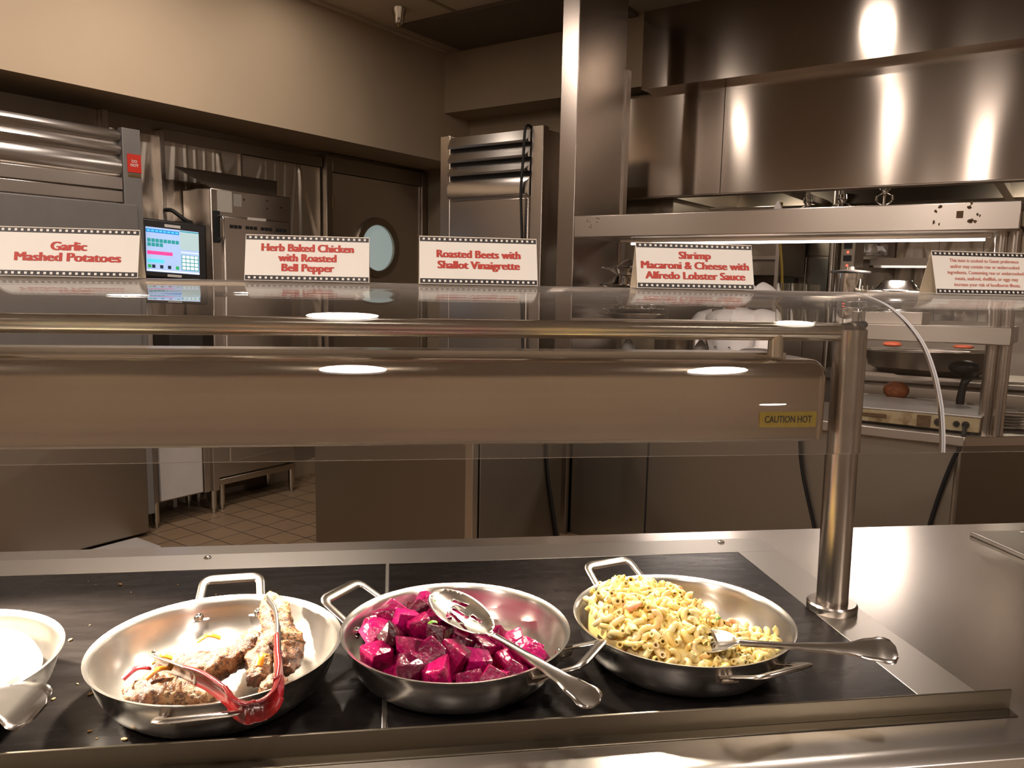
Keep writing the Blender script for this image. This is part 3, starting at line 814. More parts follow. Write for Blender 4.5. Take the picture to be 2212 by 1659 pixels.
# ================================================================ PASS COUNTER
t = thing('pass_counter', 'stainless pass-through counter with two shelves, right of the steel column', 'counter', (-1.3, 4.1, 0), 'K')
def CtoK(x, y): v = Vector((x, y, 0)); return (v.dot(HD), v.dot(LD))
A1 = CtoK(2.412, 2.985); A2 = CtoK(3.9, 3.0)
top = [(-2.31, 3.86), A1, A2, (A2[0] + .5, A2[1] + .6), (-.1, 4.55), (-2.31, 4.55)]
part('worktop', MB().prism([(p[0], p[1], .805) for p in top], (0, 0, .045)), 'kitchen', t, bevel=.004)
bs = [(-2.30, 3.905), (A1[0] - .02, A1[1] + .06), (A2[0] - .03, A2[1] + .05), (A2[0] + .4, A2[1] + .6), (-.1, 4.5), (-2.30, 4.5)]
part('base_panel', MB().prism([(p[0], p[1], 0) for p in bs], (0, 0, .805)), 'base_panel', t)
part('panel_seam', MB().box(-1.822, -1.814, 3.897, 3.906, .08, .80), 'rubber', t)
part('corner_strip', MB().sweep([(A1[0] - .018, A1[1] + .052, .08), (A1[0] - .018, A1[1] + .052, .80)], .012, 8), 'kitchen_dark', t)
part('lower_shelf', MB().box(-2.31, -.19, 3.86, 4.42, 1.303, 1.365), 'kitchen', t, bevel=.004)
us = part('upper_shelf', MB().box(-2.31, -.195, 3.86, 4.30, 1.722, 1.842), 'kitchen', t, bevel=.006)
chips = MB()
random.seed(4)
for (ca, cz, sc_) in ((-.50, 1.815, .016), (-.50, 1.762, .012), (-.37, 1.826, .018), (-.37, 1.772, .018), (-.35, 1.79, .01), (-2.22, 1.81, .008), (-2.16, 1.815, .008), (-2.20, 1.785, .008)):
    for j in range(3):
        x, z = ca + random.uniform(-.012, .012), cz + random.uniform(-.012, .012)
        n = 7
        chips.prism([(x + sc_ * random.uniform(.2, .6) * math.cos(6.283 * q / n), 3.8594, z + sc_ * random.uniform(.2, .7) * math.sin(6.283 * q / n)) for q in range(n)], (0, .0008, 0))
chips.box(-.428, -.402, 3.8592, 3.861, 1.775, 1.805)
part('worn_patches', chips, 'rust', us, 'dark worn patches near the shelf end')
part('lamp_housing', MB().box(-2.1, -.30, 4.02, 4.10, 1.700, 1.722), 'chrome', t, bevel=.003)
part('heat_tube', MB().sweep([(-2.05, 4.06, 1.695), (-.33, 4.06, 1.695)], .006, 10), 'tube_glow', t, 'glowing heat tube')
for a_ in (-.262, -.214):
    part('shelf_post', MB().sweep([(a_, 3.96, .85), (a_, 3.96, 1.73)], .026, 20), 'post', t)
part('shelf_post', MB().sweep([(-.235, 4.36, .85), (-.235, 4.36, 1.73)], .026, 20), 'post', t)
part('shelf_end_cap', MB().box(-.195, -.16, 3.90, 4.25, 1.735, 1.80), 'tan_dark', t, 'brown end cap', bevel=.006)

# cover lids stacked on the lower shelf
def plate_cover(a, b, z, r, h, flip, label):
    p = [(0, h), (r * .52, h), (r * .56, h - .004), (r * .80, .012), (r * .97, .006), (r, .003), (r * .985, 0), (r * .78, .006), (r * .54, h - .008), (0, h - .004)]
    if flip: p = [(q[0], h - q[1]) for q in p]
    m = MB().lathe([(q[0], q[1] + z) for q in p], (a, b, 0), 40)
    solo('plate_cover', label, 'plate cover', m, 'chrome', (a, b, z), 'K', 'steel plate covers on the pass shelf')
plate_cover(-2.06, 4.12, 1.465, .19, .052, False, 'steel plate cover in the middle of the stack beside the column')
plate_cover(-2.06, 4.12, 1.412, .20, .052, True, 'inverted steel plate cover, second lowest of the stack beside the column')
plate_cover(-2.06, 4.12, 1.366, .20, .045, True, 'inverted steel plate cover lying on the shelf under the stack beside the column')
plate_cover(-2.04, 4.12, 1.519, .205, .045, True, 'inverted wide steel plate cover in the upper half of the stack')
plate_cover(-2.02, 4.12, 1.565, .16, .042, False, 'topmost steel plate cover of the stack, catching the light')
plate_cover(-.67, 4.10, 1.465 - .001, .12, .05, False, 'bright steel plate cover beside the lidded pot')
m = MB().box(-.80, -.54, 3.99, 4.21, 1.366, 1.464)
solo('plate_box', 'steel box under the bright plate cover on the pass shelf', 'box', m, 'kitchen', (-.67, 4.1, 1.366), 'K', bevel=.006)
t = thing('lidded_pot', 'tall steel pot with a dark rimmed lid on the pass shelf', 'pot', (-.885, 4.10, 1.366), 'K')
part('body', MB().lathe([(0, 1.367), (.066, 1.367), (.068, 1.375), (.068, 1.545), (.064, 1.545), (.063, 1.38), (0, 1.378)], (-.885, 4.10, 0), 36), 'chrome', t)
part('lid_rim', MB().sweep([(-.885 + .086 * math.cos(6.2832 * k / 32), 4.10 + .086 * math.sin(6.2832 * k / 32), 1.549) for k in range(32)], .006, 8, closed=True), 'rubber', t, 'dark lid rim')
part('lid', MB().lathe([(0, 1.575), (.018, 1.575), (.02, 1.562), (.075, 1.556), (.088, 1.552), (.088, 1.545), (0, 1.545)], (-.885, 4.10, 0), 36), 'kitchen_dark', t)
def small_glass(a, b, label, h=.125, r=.034):
    z = 1.366
    m = MB().lathe([(0, z), (r * .9, z), (r, z + h), (r - .003, z + h), (r * .9 - .003, z + .012), (0, z + .012)], (a, b, 0), 20)
    return solo('drinking_glass', label, 'glass', m, 'glassware', (a, b, z), 'K', 'small glasses on the pass shelf')
small_glass(-1.19, 4.06, 'clear glass on the pass shelf, nearest the cook')
small_glass(-1.12, 4.08, 'clear glass beside the one nearest the cook')
small_glass(-1.045, 4.06, 'clear glass standing alone left of the lidded pot', .12)
for k in range(2): small_glass(-.795 + k * .034, 4.00 + .07 * k, ('clear glass right behind the lidded pot', 'clear glass between lidded pot and bright plate cover')[k], .12, .016)

# under the lower shelf
RZ = .99
t = thing('riser_shelf', 'low steel riser under the squeeze bottles and the deep insert pan', 'shelf', (-1.86, 4.17, .85), 'K')
part('board', MB().box(-2.22, -1.52, 4.04, 4.30, RZ - .012, RZ), 'kitchen', t, bevel=.002)
for a_ in (-2.20, -1.54): part('side_support', MB().box(a_ - .006, a_ + .006, 4.05, 4.29, .8505, RZ - .012), 'kitchen', t)
def squeeze_bottle(a, b, h, label):
    t = thing('squeeze_bottle', label, 'bottle', (a, b, RZ), 'K', 'white squeeze bottles on the pass')
    z = RZ + .001
    part('body', MB().lathe([(0, z), (.036, z), (.039, z + .01), (.039, z + h * .62), (.034, z + h * .74), (.018, z + h * .84), (.014, z + h * .86), (0, z + h * .86)], (a, b, 0), 24), 'bottle', t)
    part('nozzle', MB().lathe([(0, z + h), (.003, z + h), (.007, z + h * .9), (.012, z + h * .88), (.012, z + h * .855), (0, z + h * .855)], (a, b, 0), 16), 'bottle', t)
    lb = MB(); n = 14
    pts = [(a + .0398 * math.cos(R(-120 + q * 120 / n)), b + .0398 * math.sin(R(-120 + q * 120 / n))) for q in range(n + 1)]
    lb.grid(lambda u, v: (pts[round(u * n)][0], pts[round(u * n)][1], z + .06 + v * (h * .62 - .075)), n + 1, 2)
    part('label_band', lb, 'red_food', t, 'orange red label')
squeeze_bottle(-2.09, 4.15, .29, 'white squeeze bottle with a red label, beside the steel column')
squeeze_bottle(-1.648, 4.15, .30, 'white squeeze bottle with a red label, in front of the cook')
t = thing('steel_insert_pan', 'deep steel insert pan with a wrapped rim and a spoon, between the bottles', 'pan', (-1.79, 4.2, RZ), 'K')
part('body', MB().lathe([(r_, RZ + z_) for r_, z_ in ((0, .001), (.062, .001), (.068, .02), (.084, .285), (.094, .29), (.094, .296), (.08, .294), (.064, .025), (0, .01))], (-1.79, 4.2, 0), 28), 'kitchen_dark', t)
part('wrapped_rim', MB().lathe([(r_, RZ + z_) for r_, z_ in ((.096, .288), (.10, .296), (.092, .302), (.082, .298))], (-1.79, 4.2, 0), 28, close=True), 'white_metal', t)
solo('plastic_spoon', 'white spoon handle sticking out of the steel insert pan', 'spoon', MB().sweep([(-1.81, 4.2, RZ + .03), (-1.825, 4.17, RZ + .29), (-1.83, 4.16, RZ + .335)], [.006, .007, .009], 8), 'bottle', (-1.81, 4.2, RZ + .03), 'K')

t = thing('heated_shelf', 'stained flat heated shelf unit with knobs on the pass counter', 'warmer', (-.52, 4.0, .85), 'K')
part('body', MB().box(-.83, -.272, 3.885, 4.30, .862, .930), 'stained', t, 'stained cream front', bevel=.005)
part('top_plate', MB().box(-.835, -.267, 3.88, 4.31, .930, .938), 'white_metal', t, 'pale top plate', bevel=.003)
part('handle_slot', MB().box(-.76, -.64, 3.881, 3.886, .888, .908), 'rust', t, bevel=.004)
part('switch_plate', MB().box(-.515, -.46, 3.881, 3.886, .868, .92), 'rust', t)
for a_, r_ in ((-.43, .018), (-.36, .014), (-.325, .016)):
    part('knob', MB().lathe([(0, .014), (r_ * .7, .014), (r_, 0)], seg=18).xf(Matrix.Translation((a_, 3.886, .894)) @ Matrix.Rotation(R(90), 4, 'X')), 'black', t)
for a_ in (-.80, -.30):
    for b_ in (3.91, 4.27): part('foot', MB().lathe([(0, .851), (.015, .851), (.015, .863), (0, .863)], (a_, b_, 0), 12), 'rubber', t)
solo('warmer_cord', 'black cord from the heated shelf down the front of the pass counter', 'cord', MB().sweep(smooth_path([(-.325, 3.865, .885), (-.325, 3.835, .86), (-.335, 3.84, .80), (-.365, 3.85, .70), (-.40, 3.86, .55), (-.425, 3.86, .40), (-.43, 3.86, .2)], 6), .009, 8), 'rubber', (-.33, 3.86, .2), 'K')
solo('counter_cord', 'black cord on the pass counter front, behind the sneeze guard post', 'cord', MB().sweep(smooth_path([(-1.01, 3.85, .80), (-1.005, 3.862, .70), (-.985, 3.866, .58), (-.955, 3.87, .46), (-.91, 3.87, .30), (-.87, 3.87, .1)], 6), .008, 8), 'rubber', (-1.0, 3.86, .1), 'K')
# trays, meat and a covered pan behind the heated shelf
t = thing('sheet_tray_rack', 'low steel rack holding long trays behind the heated shelf', 'rack', (-.45, 4.75, .85), 'K')
part('board', MB().box(-1.0, .35, 4.56, 5.1, .90, .915), 'kitchen', t)
part('board', MB().box(-1.0, .35, 4.62, 5.1, 1.025, 1.04), 'kitchen', t)
part('upright', MB().box(-.98, -.95, 4.62, 4.66, .0, 1.025).box(.30, .33, 4.62, 4.66, .0, 1.025), 'kitchen_dark', t)
solo('roast_joint', 'small browned roast joint lying behind the heated shelf', 'meat', MB().grid(lambda u, v: (-.69 + .062 * math.cos(6.2832 * u) * math.sin(math.pi * v), 4.40 + .05 * math.sin(6.2832 * u) * math.sin(math.pi * v), .918 + .052 * math.cos(math.pi * v) + .05 + .004 * math.sin(31 * u) * math.sin(9 * v)), 24, 12, True), 'bread', (-.69, 4.40, .918), 'K')
solo('meat_board', 'thin steel board under the browned roast joint', 'board', MB().box(-.86, -.47, 4.32, 4.52, .851, .915), 'kitchen', (-.6, 4.42, .851), 'K')
t = thing('roasting_pan', 'large dark roasting pan with open lid wires and black handle', 'pan', (-.62, 4.85, 1.04), 'K')
part('body', MB().lathe([(0, 1.041), (.25, 1.041), (.30, 1.07), (.325, 1.19), (.33, 1.195), (.315, 1.19), (.29, 1.075), (0, 1.05)], (-.62, 4.88, 0), 40), 'kitchen_dark', t)
part('rim_wire', MB().sweep([(-.62 + .328 * math.cos(6.2832 * k / 40), 4.88 + .328 * math.sin(6.2832 * k / 40), 1.198) for k in range(40)], .006, 8, closed=True), 'kitchen', t)
part('rack_wire', MB().sweep([(-.90, 4.78, 1.215), (-.45, 4.62, 1.24), (-.33, 4.75, 1.22)], .006, 8).sweep([(-.88, 4.70, 1.205), (-.40, 4.64, 1.215)], .005, 8), 'kitchen', t)
for a_ in (-.78, -.44):
    solo('red_pepper_piece', 'red food piece on the roasting pan rack, ' + ('nearer the sneeze guard post' if a_ < -.6 else 'nearer the pass post'), 'food', MB().grid(lambda u, v: (a_ + .05 * math.cos(6.2832 * u) * math.sin(math.pi * v), 4.72 + .03 * math.sin(6.2832 * u) * math.sin(math.pi * v), 1.255 + .018 * math.cos(math.pi * v)), 16, 8, True), 'red_food', (a_, 4.72, 1.24), 'K', 'red food pieces on the roasting pan')
solo('black_ladle', 'black ladle standing up in front of the roasting pan', 'ladle', MB().sweep(smooth_path([(-.40, 4.36, .86), (-.395, 4.36, .98), (-.385, 4.36, 1.05), (-.36, 4.40, 1.09)], 5), [.018] * 5 + [.017] * 5 + [.02] * 5 + [.03], 10, flat=(1, .5)).grid(lambda u, v: (-.40 + .07 * math.cos(6.2832 * u) * math.sin(math.pi * v), 4.42 + .055 * math.sin(6.2832 * u) * math.sin(math.pi * v), 1.115 + .045 * math.cos(math.pi * v)), 18, 8, True), 'black', (-.4, 4.36, .851), 'K')
for k in range(5):
    r_ = .15 - .004 * k
    a_, b_ = CtoK(2.78 + .006 * k, 3.22)
    m = MB().lathe([(0, .851 + .013 * k), (r_ * .6, .851 + .013 * k), (r_, .866 + .013 * k), (r_, .869 + .013 * k), (r_ * .6, .856 + .013 * k), (0, .856 + .013 * k)], (a_, b_, 0), 40)
    solo('steel_plate', ['lowest', 'second', 'middle', 'fourth', 'topmost'][k] + ' steel plate of the stack right of the pass post', 'plate', m, 'chrome', (a_, b_, .851), 'K', 'steel plates stacked on the pass counter')

# ================================================================ THE COOK
def cook():
    base = (-1.69, 4.86, 0)
    t = thing('person', 'person in a white chef jacket leaning over the pass, behind the dish signs', 'person', base, 'K')
    # local frame: faces -b (towards the pass)
    bm = bmesh.new(); sk = bm.verts.layers.skin.verify()
    J = {}
    def j(n, p, r, par=None):
        v = bm.verts.new(p); v[sk].radius = (r, r) if not isinstance(r, tuple) else r
        J[n] = v
        if par: bm.edges.new((J[par], v))
    j('pelvis', (0, .02, .96), (.15, .11)); j('waist', (0, .01, 1.12), (.14, .105), 'pelvis'); j('chest', (0, -.02, 1.32), (.165, .12), 'waist')
    j('collar', (0, -.03, 1.46), (.10, .08), 'chest'); j('neck', (0, -.04, 1.54), .06, 'collar'); j('skull0', (0, -.055, 1.62), .075, 'neck')
    j('skull1', (0, -.055, 1.70), (.082, .098), 'skull0'); j('skull2', (0, -.05, 1.77), .062, 'skull1')
    for s_, sd in ((-1, 'l'), (1, 'r')):
        j('sh' + sd, (s_ * .185, -.01, 1.42), .068, 'chest'); j('el' + sd, (s_ * .25, -.10, 1.16), .050, 'sh' + sd)
        j('wr' + sd, (s_ * .10, -.36, 1.06), .034, 'el' + sd); j('pa' + sd, (s_ * .06, -.43, 1.035), (.040, .022), 'wr' + sd)
        j('hip' + sd, (s_ * .10, .02, .88), .10, 'pelvis'); j('kn' + sd, (s_ * .11, 0, .50), .068, 'hip' + sd); j('an' + sd, (s_ * .115, .04, .10), .048, 'kn' + sd)
        j('ft' + sd, (s_ * .12, -.12, .045), (.045, .04), 'an' + sd)
        for f_ in range(4):
            x0 = s_ * (.035 + .018 * f_); ln = (.075, .085, .08, .062)[f_]
            j('f%d%s0' % (f_, sd), (x0, -.470, 1.032), .010, 'pa' + sd)
            j('f%d%s1' % (f_, sd), (x0 - s_ * .004, -.470 - ln * .5, 1.024), .0088, 'f%d%s0' % (f_, sd))
            j('f%d%s2' % (f_, sd), (x0 - s_ * .006, -.470 - ln * .85, 1.004), .0078, 'f%d%s1' % (f_, sd))
        j('th%s0' % sd, (s_ * .018, -.42, 1.022), .011, 'pa' + sd); j('th%s1' % sd, (s_ * -.004, -.46, 1.008), .009, 'th%s0' % sd)
    J['pelvis'][sk].use_root = True
    me = bpy.data.meshes.new('body'); bm.to_mesh(me); bm.free()
    me.materials.append(MT['skin'])
    o = bpy.data.objects.new('body', me); COL.objects.link(o); o.parent = t
    md = o.modifiers.new('skin', 'SKIN'); md.use_smooth_shade = True
    md = o.modifiers.new('sub', 'SUBSURF'); md.levels = 2; md.render_levels = 2
    BASE[o.name] = Vector((0, 0, 0))
    def q(name, m, mat, par=t, **k): return part(name, m, mat, par, absolute=False, **k)
    def ell(c, r, n=20): return lambda u, v: (c[0] + r[0] * math.cos(6.2832 * u) * math.sin(math.pi * v), c[1] + r[1] * math.sin(6.2832 * u) * math.sin(math.pi * v), c[2] + r[2] * math.cos(math.pi * v))
    # jacket: a loose shell over torso and sleeves
    def torso(u, v):
        a = 6.2832 * u
        zs = [.84, 1.0, 1.14, 1.30, 1.40, 1.455, 1.485]; wx = [.20, .195, .185, .215, .215, .15, .088]; wy = [.155, .15, .145, .155, .14, .105, .082]; cy = [.02, .015, .005, -.015, -.02, -.03, -.035]
        f = v * 6; i = min(int(f), 5); w = f - i
        L_ = lambda A: A[i] * (1 - w) + A[i + 1] * w
        fold = .006 * math.sin(5 * a + 9 * v) * (1 - v) + .004 * math.sin(11 * a + 3)
        return ((L_(wx) + fold) * math.cos(a), L_(cy) + (L_(wy) + fold) * math.sin(a), L_(zs))
    jk = q('jacket', MB().grid(torso, 40, 26, True), 'cloth', solid=.004)
    for s_ in (-1, 1):
        q('sleeve', MB().sweep(smooth_path([(s_ * .14, -.012, 1.43), (s_ * .205, -.02, 1.39), (s_ * .255, -.07, 1.25), (s_ * .262, -.12, 1.15), (s_ * .19, -.24, 1.10), (s_ * .12, -.335, 1.068)], 5), [.075] * 5 + [.088] * 5 + [.076] * 5 + [.07] * 5 + [.06] * 5 + [.054], 18, cap=False), 'cloth', jk, solid=.004)
    q('collar', MB().grid(lambda u, v: ((.086 - .012 * v) * math.cos(R(-60 + 300 * u)), -.037 + (.080 - .012 * v) * math.sin(R(-60 + 300 * u)), 1.475 + .052 * v), 30, 5), 'cloth', jk, solid=.004)
    for k in range(4):
        for s_ in (-1, 1):
            q('button', MB().lathe([(0, .006), (.007, .004), (.008, 0)], seg=10).xf(Matrix.Translation((s_ * .05, -.165, 1.36 - .09 * k)) @ Matrix.Rotation(R(90), 4, 'X')), 'black', jk)
    q('trousers', MB().sweep([(-.10, .02, .90), (-.11, 0, .5), (-.115, .03, .09)], [.115, .09, .075], 16).sweep([(.10, .02, .90), (.11, 0, .5), (.115, .03, .09)], [.115, .09, .075], 16), 'black')
    for s_ in (-1, 1):
        q('shoe', MB().grid(ell((s_ * .12, -.05, .045), (.05, .14, .045)), 16, 10, True), 'black')
        q('ear', MB().grid(ell((s_ * .083, -.05, 1.672), (.012, .02, .032)), 10, 8, True), 'skin')
        e = q('eye', MB().grid(ell((s_ * .031, -.139, 1.69), (.013, .008, .009)), 12, 8, True), 'label_white')
        q('iris', MB().grid(ell((s_ * .031, -.1455, 1.69), (.006, .003, .006)), 10, 6, True), 'hair', e)
        q('eyebrow', MB().sweep([(s_ * .015, -.146, 1.712), (s_ * .032, -.148, 1.716), (s_ * .05, -.14, 1.71)], .004, 6), 'hair')
    q('nose', MB().grid(ell((0, -.155, 1.658), (.014, .020, .024)), 12, 8, True), 'skin')
    q('mouth', MB().grid(ell((0, -.136, 1.617), (.024, .008, .007)), 12, 8, True), 'red_food')
    q('hair', MB().grid(lambda u, v: (.090 * math.cos(6.2832 * u) * math.sin(math.pi * v * .52), -.042 + .102 * math.sin(6.2832 * u) * math.sin(math.pi * v * .52), 1.735 + .088 * math.cos(math.pi * v * .52)), 24, 10, True), 'hair', solid=.01)
    t.rotation_euler = (0, 0, -KA + R(-14))
cook()

# ================================================================ BUFFET COUNTER
XL, XR = -1.9, 3.2
t = thing('serving_counter', 'long stainless serving counter carrying the hot plates', 'counter', (0.4, 1.25, 0))
nose = [(1.69, .90), (1.69, .86), (.83, .86), (.815, .866), (.808, .878), (.812, .891), (.825, .899), (.835, .90)]
part('worktop', MB().prism([(XL, p[0], p[1]) for p in nose], (XR - XL, 0, 0)), 'counter', t, bevel=.002)
part('back_upstand', MB().box(XL, XR, 1.69, 1.694, .80, .899), 'counter', t)
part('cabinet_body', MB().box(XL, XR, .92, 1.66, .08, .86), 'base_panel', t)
part('toe_base', MB().box(XL, XR, 1.0, 1.6, 0, .08), 'rubber', t)
rl = MB().prism([(XL, .9045, .929), (XL, .9015, .930), (XL, .8995, .929), (XL, .893, .905), (XL, .885, .9005), (XL, .885, .9025), (XL, .890, .9065), (XL, .897, .927)], (.835 - XL, 0, 0))
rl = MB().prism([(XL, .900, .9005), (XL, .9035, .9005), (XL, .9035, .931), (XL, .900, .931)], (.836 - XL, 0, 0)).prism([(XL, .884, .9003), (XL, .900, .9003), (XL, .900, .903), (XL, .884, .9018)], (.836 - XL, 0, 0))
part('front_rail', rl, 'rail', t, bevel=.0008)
t = thing('tray_slide', 'flat stainless tray slide along the front of the serving counter', 'tray slide', (.4, .62, .86))
part('shelf', MB().prism([(XL, p[0], p[1]) for p in ((.796, .862), (.80, .868), (.795, .874), (.47, .874), (.455, .868), (.45, .855), (.455, .845), (.80, .845))], (XR - XL, 0, 0)), 'counter', t)
for x in (-1.4, -.2, 1.0, 2.2):
    part('bracket', MB().prism([(x, .91, .845), (x, .5, .845), (x, .5, .82), (x, .91, .62)], (.03, 0, 0)), 'tube', t)

# induction hot plate: frame and black panes
t = thing('hot_plate', 'flush hot plate of black glass panes in a steel frame, under the pans', 'hot plate', (-.5, 1.25, .90))
FX0, FX1, FY0, FY1 = -1.88, .823, .91, 1.628
GX = [(-1.86, -.96), (-.952, -.016), (-.008, .732)]
f = MB().box(FX0, FX1, 1.541, FY1, .9002, .9035).box(.7325, FX1, FY0, 1.541, .9002, .9035).box(-.015, -.009, FY0, 1.541, .9002, .9037).box(-.959, -.953, FY0, 1.541, .9002, .9037)
part('frame', f, 'frame', t, bevel=.0006)
for x0, x1 in GX:
    part('glass_pane', MB().box(x0, x1, FY0, 1.5405, .9002, .9030), 'blackglass', t, bevel=.0006)
for x in (-1.3, -.372, .722):
    part('screw', MB().lathe([(0, .9085), (.004, .908), (.0075, .9055), (.008, .9036)], (x, 1.606, 0), 16), 'chrome', t)
t = thing('cover_plate', 'raised steel cover plate with one screw, at the far end of the counter', 'plate', (1.9, 1.25, .90))
part('plate', MB().box(1.338, 3.1, .95, 1.609, .9002, .9105), 'frame', t, bevel=.002)
part('screw', MB().lathe([(0, .9155), (.004, .915), (.0075, .9125), (.008, .9106)], (1.46, 1.588, 0), 16), 'chrome', t)
# crumbs on the glass
random.seed(11)
cr = MB()
spots = []
for k in range(40):
    x, y = random.uniform(-.66, -.30), random.uniform(.93, 1.50)
    if min(math.hypot(x + .237, y - 1.075), math.hypot(x + .60, y - 1.052)) < .11: continue
    s_ = random.choice((.0012, .0016, .0022, .003))
    m = Matrix.Translation((x, y, .9032 + s_ * .4)) @ Matrix.Rotation(random.uniform(0, 3), 4, 'Z') @ Matrix.Diagonal((s_ * 1.6, s_, s_ * .6, 1))
    bmesh.ops.create_icosphere(cr.bm, subdivisions=1, radius=1, matrix=m)
solo('food_crumbs', 'tiny food crumbs scattered on the black glass around the chicken pan', 'crumbs', cr, 'crumb', (-.45, 1.2, .903), kind='stuff')

# sneeze guard frame: post, bar, stub
t = thing('steel_support_post', 'round steel post and cross bar carrying the sneeze guard', 'frame', (.771, 1.238, .9))
part('post', MB().sweep([(.771, 1.238, .901), (.7655, 1.238, 1.398)], .0268, 32).lathe([(0, .012), (.018, .009), (.026, 0)], (.7655, 1.238, 1.398), 32), 'post', t)
part('collar', MB().lathe([(.0272, .9037), (.042, .9037), (.043, .906), (.043, .916), (.040, .919), (.0272, .919)], (.771, 1.238, 0), 40, close=True), 'post', t)
part('cross_bar', MB().sweep([(XL, 1.238, 1.3945), (.765, 1.238, 1.3935)], .0135, 24), 'bar', t)
for x in (.632, -.95):
    part('hanger_stub', MB().sweep([(x, 1.238, 1.389), (x, 1.238, 1.3535)], .0128, 20), 'bar', t)
part('glass_pad', MB().lathe([(0, .012), (.009, .011), (.0125, .007), (.0125, .004), (.009, 0), (0, 0)], (.793, 1.255, 1.400), 24), 'pad', t, 'dark round rubber pad')
part('far_post', MB().sweep([(-1.55, 1.238, .901), (-1.55, 1.238, 1.398)], .0268, 24), 'post', t)

# food warmer hood
t = thing('food_warmer_hood', 'long stainless food warmer hood with a rounded top edge, above the pans', 'hood', (-.5, 1.3, 1.2))
HY0, HY1, HX1 = 1.20, 1.43, .714
def hood_prof():
    P = [(HY0, 1.2195)]
    for k in range(9):
        a = R(180 - 90 * k / 8)
        P.append((HY0 + .032 + .032 * math.cos(a), 1.318 + .032 * math.sin(a)))
    P += [(HY1 - .01, 1.352), (HY1, 1.34), (HY1, 1.235)]
    return P
hp = hood_prof()
m = MB()
rows = []
xs = [XL, -.9, 0, .5, HX1 - .022]
for x in xs: rows.append([m.v((x, p[0], p[1])) for p in hp])
# rounded right end
cyc = (HY0 + HY1) / 2; czc = 1.335
for k in range(1, 7):
    a = R(90 * k / 6)
    x = HX1 - .022 + .022 * math.sin(a)
    q = .022 * (1 - math.cos(a))
    rows.append([m.v((x, p[0] + (q if p[0] < HY0 + .02 else (q if p[0] < cyc else -q)) * (1 if p[1] < 1.34 else .5), p[1] - (q if p[1] > 1.33 else 0))) for p in hp])
for A, B in zip(rows[:-1], rows[1:]):
    for k in range(len(hp) - 1): m.bm.faces.new((A[k], B[k], B[k + 1], A[k + 1]))
m.bm.faces.new(rows[-1]); m.bm.faces.new(rows[0][::-1])
part('shell', m, 'warmer', t, smooth=55)
part('bottom_lip', MB().prism([(XL, p[0], p[1]) for p in ((HY0 - .001, 1.2195), (HY0 - .001, 1.222), (HY0 + .022, 1.2155), (HY0 + .022, 1.2125))], (HX1 - .03 - XL, 0, 0)), 'tube', t)
part('top_flange', MB().box(XL, HX1 - .05, 1.262, 1.268, 1.350, 1.358), 'tube', t)
lb = part('warning_label', MB().box(.592, .692, HY0 - .0012, HY0 - .0002, 1.2405, 1.2665), 'gold', t, 'gold warning label', bevel=.0003)
tx = text_bm('CAUTION HOT', .0145, .0002, .0003); k = .083 / width_of(tx)
tx.xf(Matrix.Translation((.642, HY0 - .0016, 1.2535)) @ Matrix.Rotation(R(90), 4, 'X') @ Matrix.Diagonal((k, 1.12, 1, 1)))
part('lettering', tx, 'label_ink', lb, smooth=0)
for x in (-.80, -.36, .14, .50):
    part('lamp_socket', MB().lathe([(0, 1.345), (.02, 1.345), (.02, 1.31), (.034, 1.295), (.036, 1.288), (.03, 1.288), (.016, 1.31), (0, 1.31)], (x, 1.31, 0), 20), 'chrome', t)
    part('bulb', MB().lathe([(0, 1.282), (.012, 1.284), (.017, 1.292), (.012, 1.305), (0, 1.308)], (x, 1.31, 0), 16), 'bulb', t)

# curved glass guards
GP = [(1.0845, 1.2205), (1.0865, 1.240), (1.0905, 1.262), (1.0995, 1.296), (1.1195, 1.340), (1.1505, 1.382), (1.1935, 1.4145), (1.245, 1.4395), (1.300, 1.4545), (1.345, 1.4618), (1.385, 1.4635), (1.44, 1.4635)]
def guard(name, label, x0, x1):
    P = smooth_path([(0, p[0], p[1]) for p in GP], 8)
    th = .0095
    inner = []
    for i, p in enumerate(P):
        tg = (P[min(i + 1, len(P) - 1)] - P[max(i - 1, 0)]).normalized()
        n = Vector((0, tg.z, -tg.y))
        if n.z > 0 or n.y < 0: n = -n
        if n.y < 0: n = Vector((0, -n.y, -n.z))
        n = Vector((0, tg.z, -tg.y))
        inner.append(p + n * th)
    m = MB()
    loop = P + inner[::-1]
    a = [m.v((x0, q.y, q.z)) for q in loop]; b = [m.v((x1, q.y, q.z)) for q in loop]
    N = len(loop)
    for i in range(N):
        m.bm.faces.new((a[i], a[(i + 1) % N], b[(i + 1) % N], b[i]))
    n = len(P)
    for S in (a, b):
        for i in range(n - 1): m.bm.faces.new((S[i], S[i + 1], S[N - 2 - i], S[N - 1 - i]))
    g = solo(name, label, 'sneeze guard', m, 'glass', ((x0 + x1) / 2, 1.2, 1.21), group='curved glass guards')
    for xe, d in ((x0, -.0012), (x1, .0012)):
        ed = MB()
        A = [ed.v((xe + d * .1, q.y, q.z)) for q in loop]; B = [ed.v((xe + d, q.y, q.z)) for q in loop]
        for S in (A, B):
            for i in range(n - 1): ed.bm.faces.new((S[i], S[i + 1], S[N - 2 - i], S[N - 1 - i]))
        for i in range(N): ed.bm.faces.new((A[i], A[(i + 1) % N], B[(i + 1) % N], B[i]))
        part('cut_edge', ed, 'acrylic_edge', g, 'cut edge, its glow painted pale')
    return g
guard('sneeze_guard_glass', 'long curved glass sneeze guard above the four pans, four dish signs on it', XL, .840)
guard('sneeze_guard_glass', 'curved glass sneeze guard past the round post, under the pale lettered sign', .8465, 3.1)

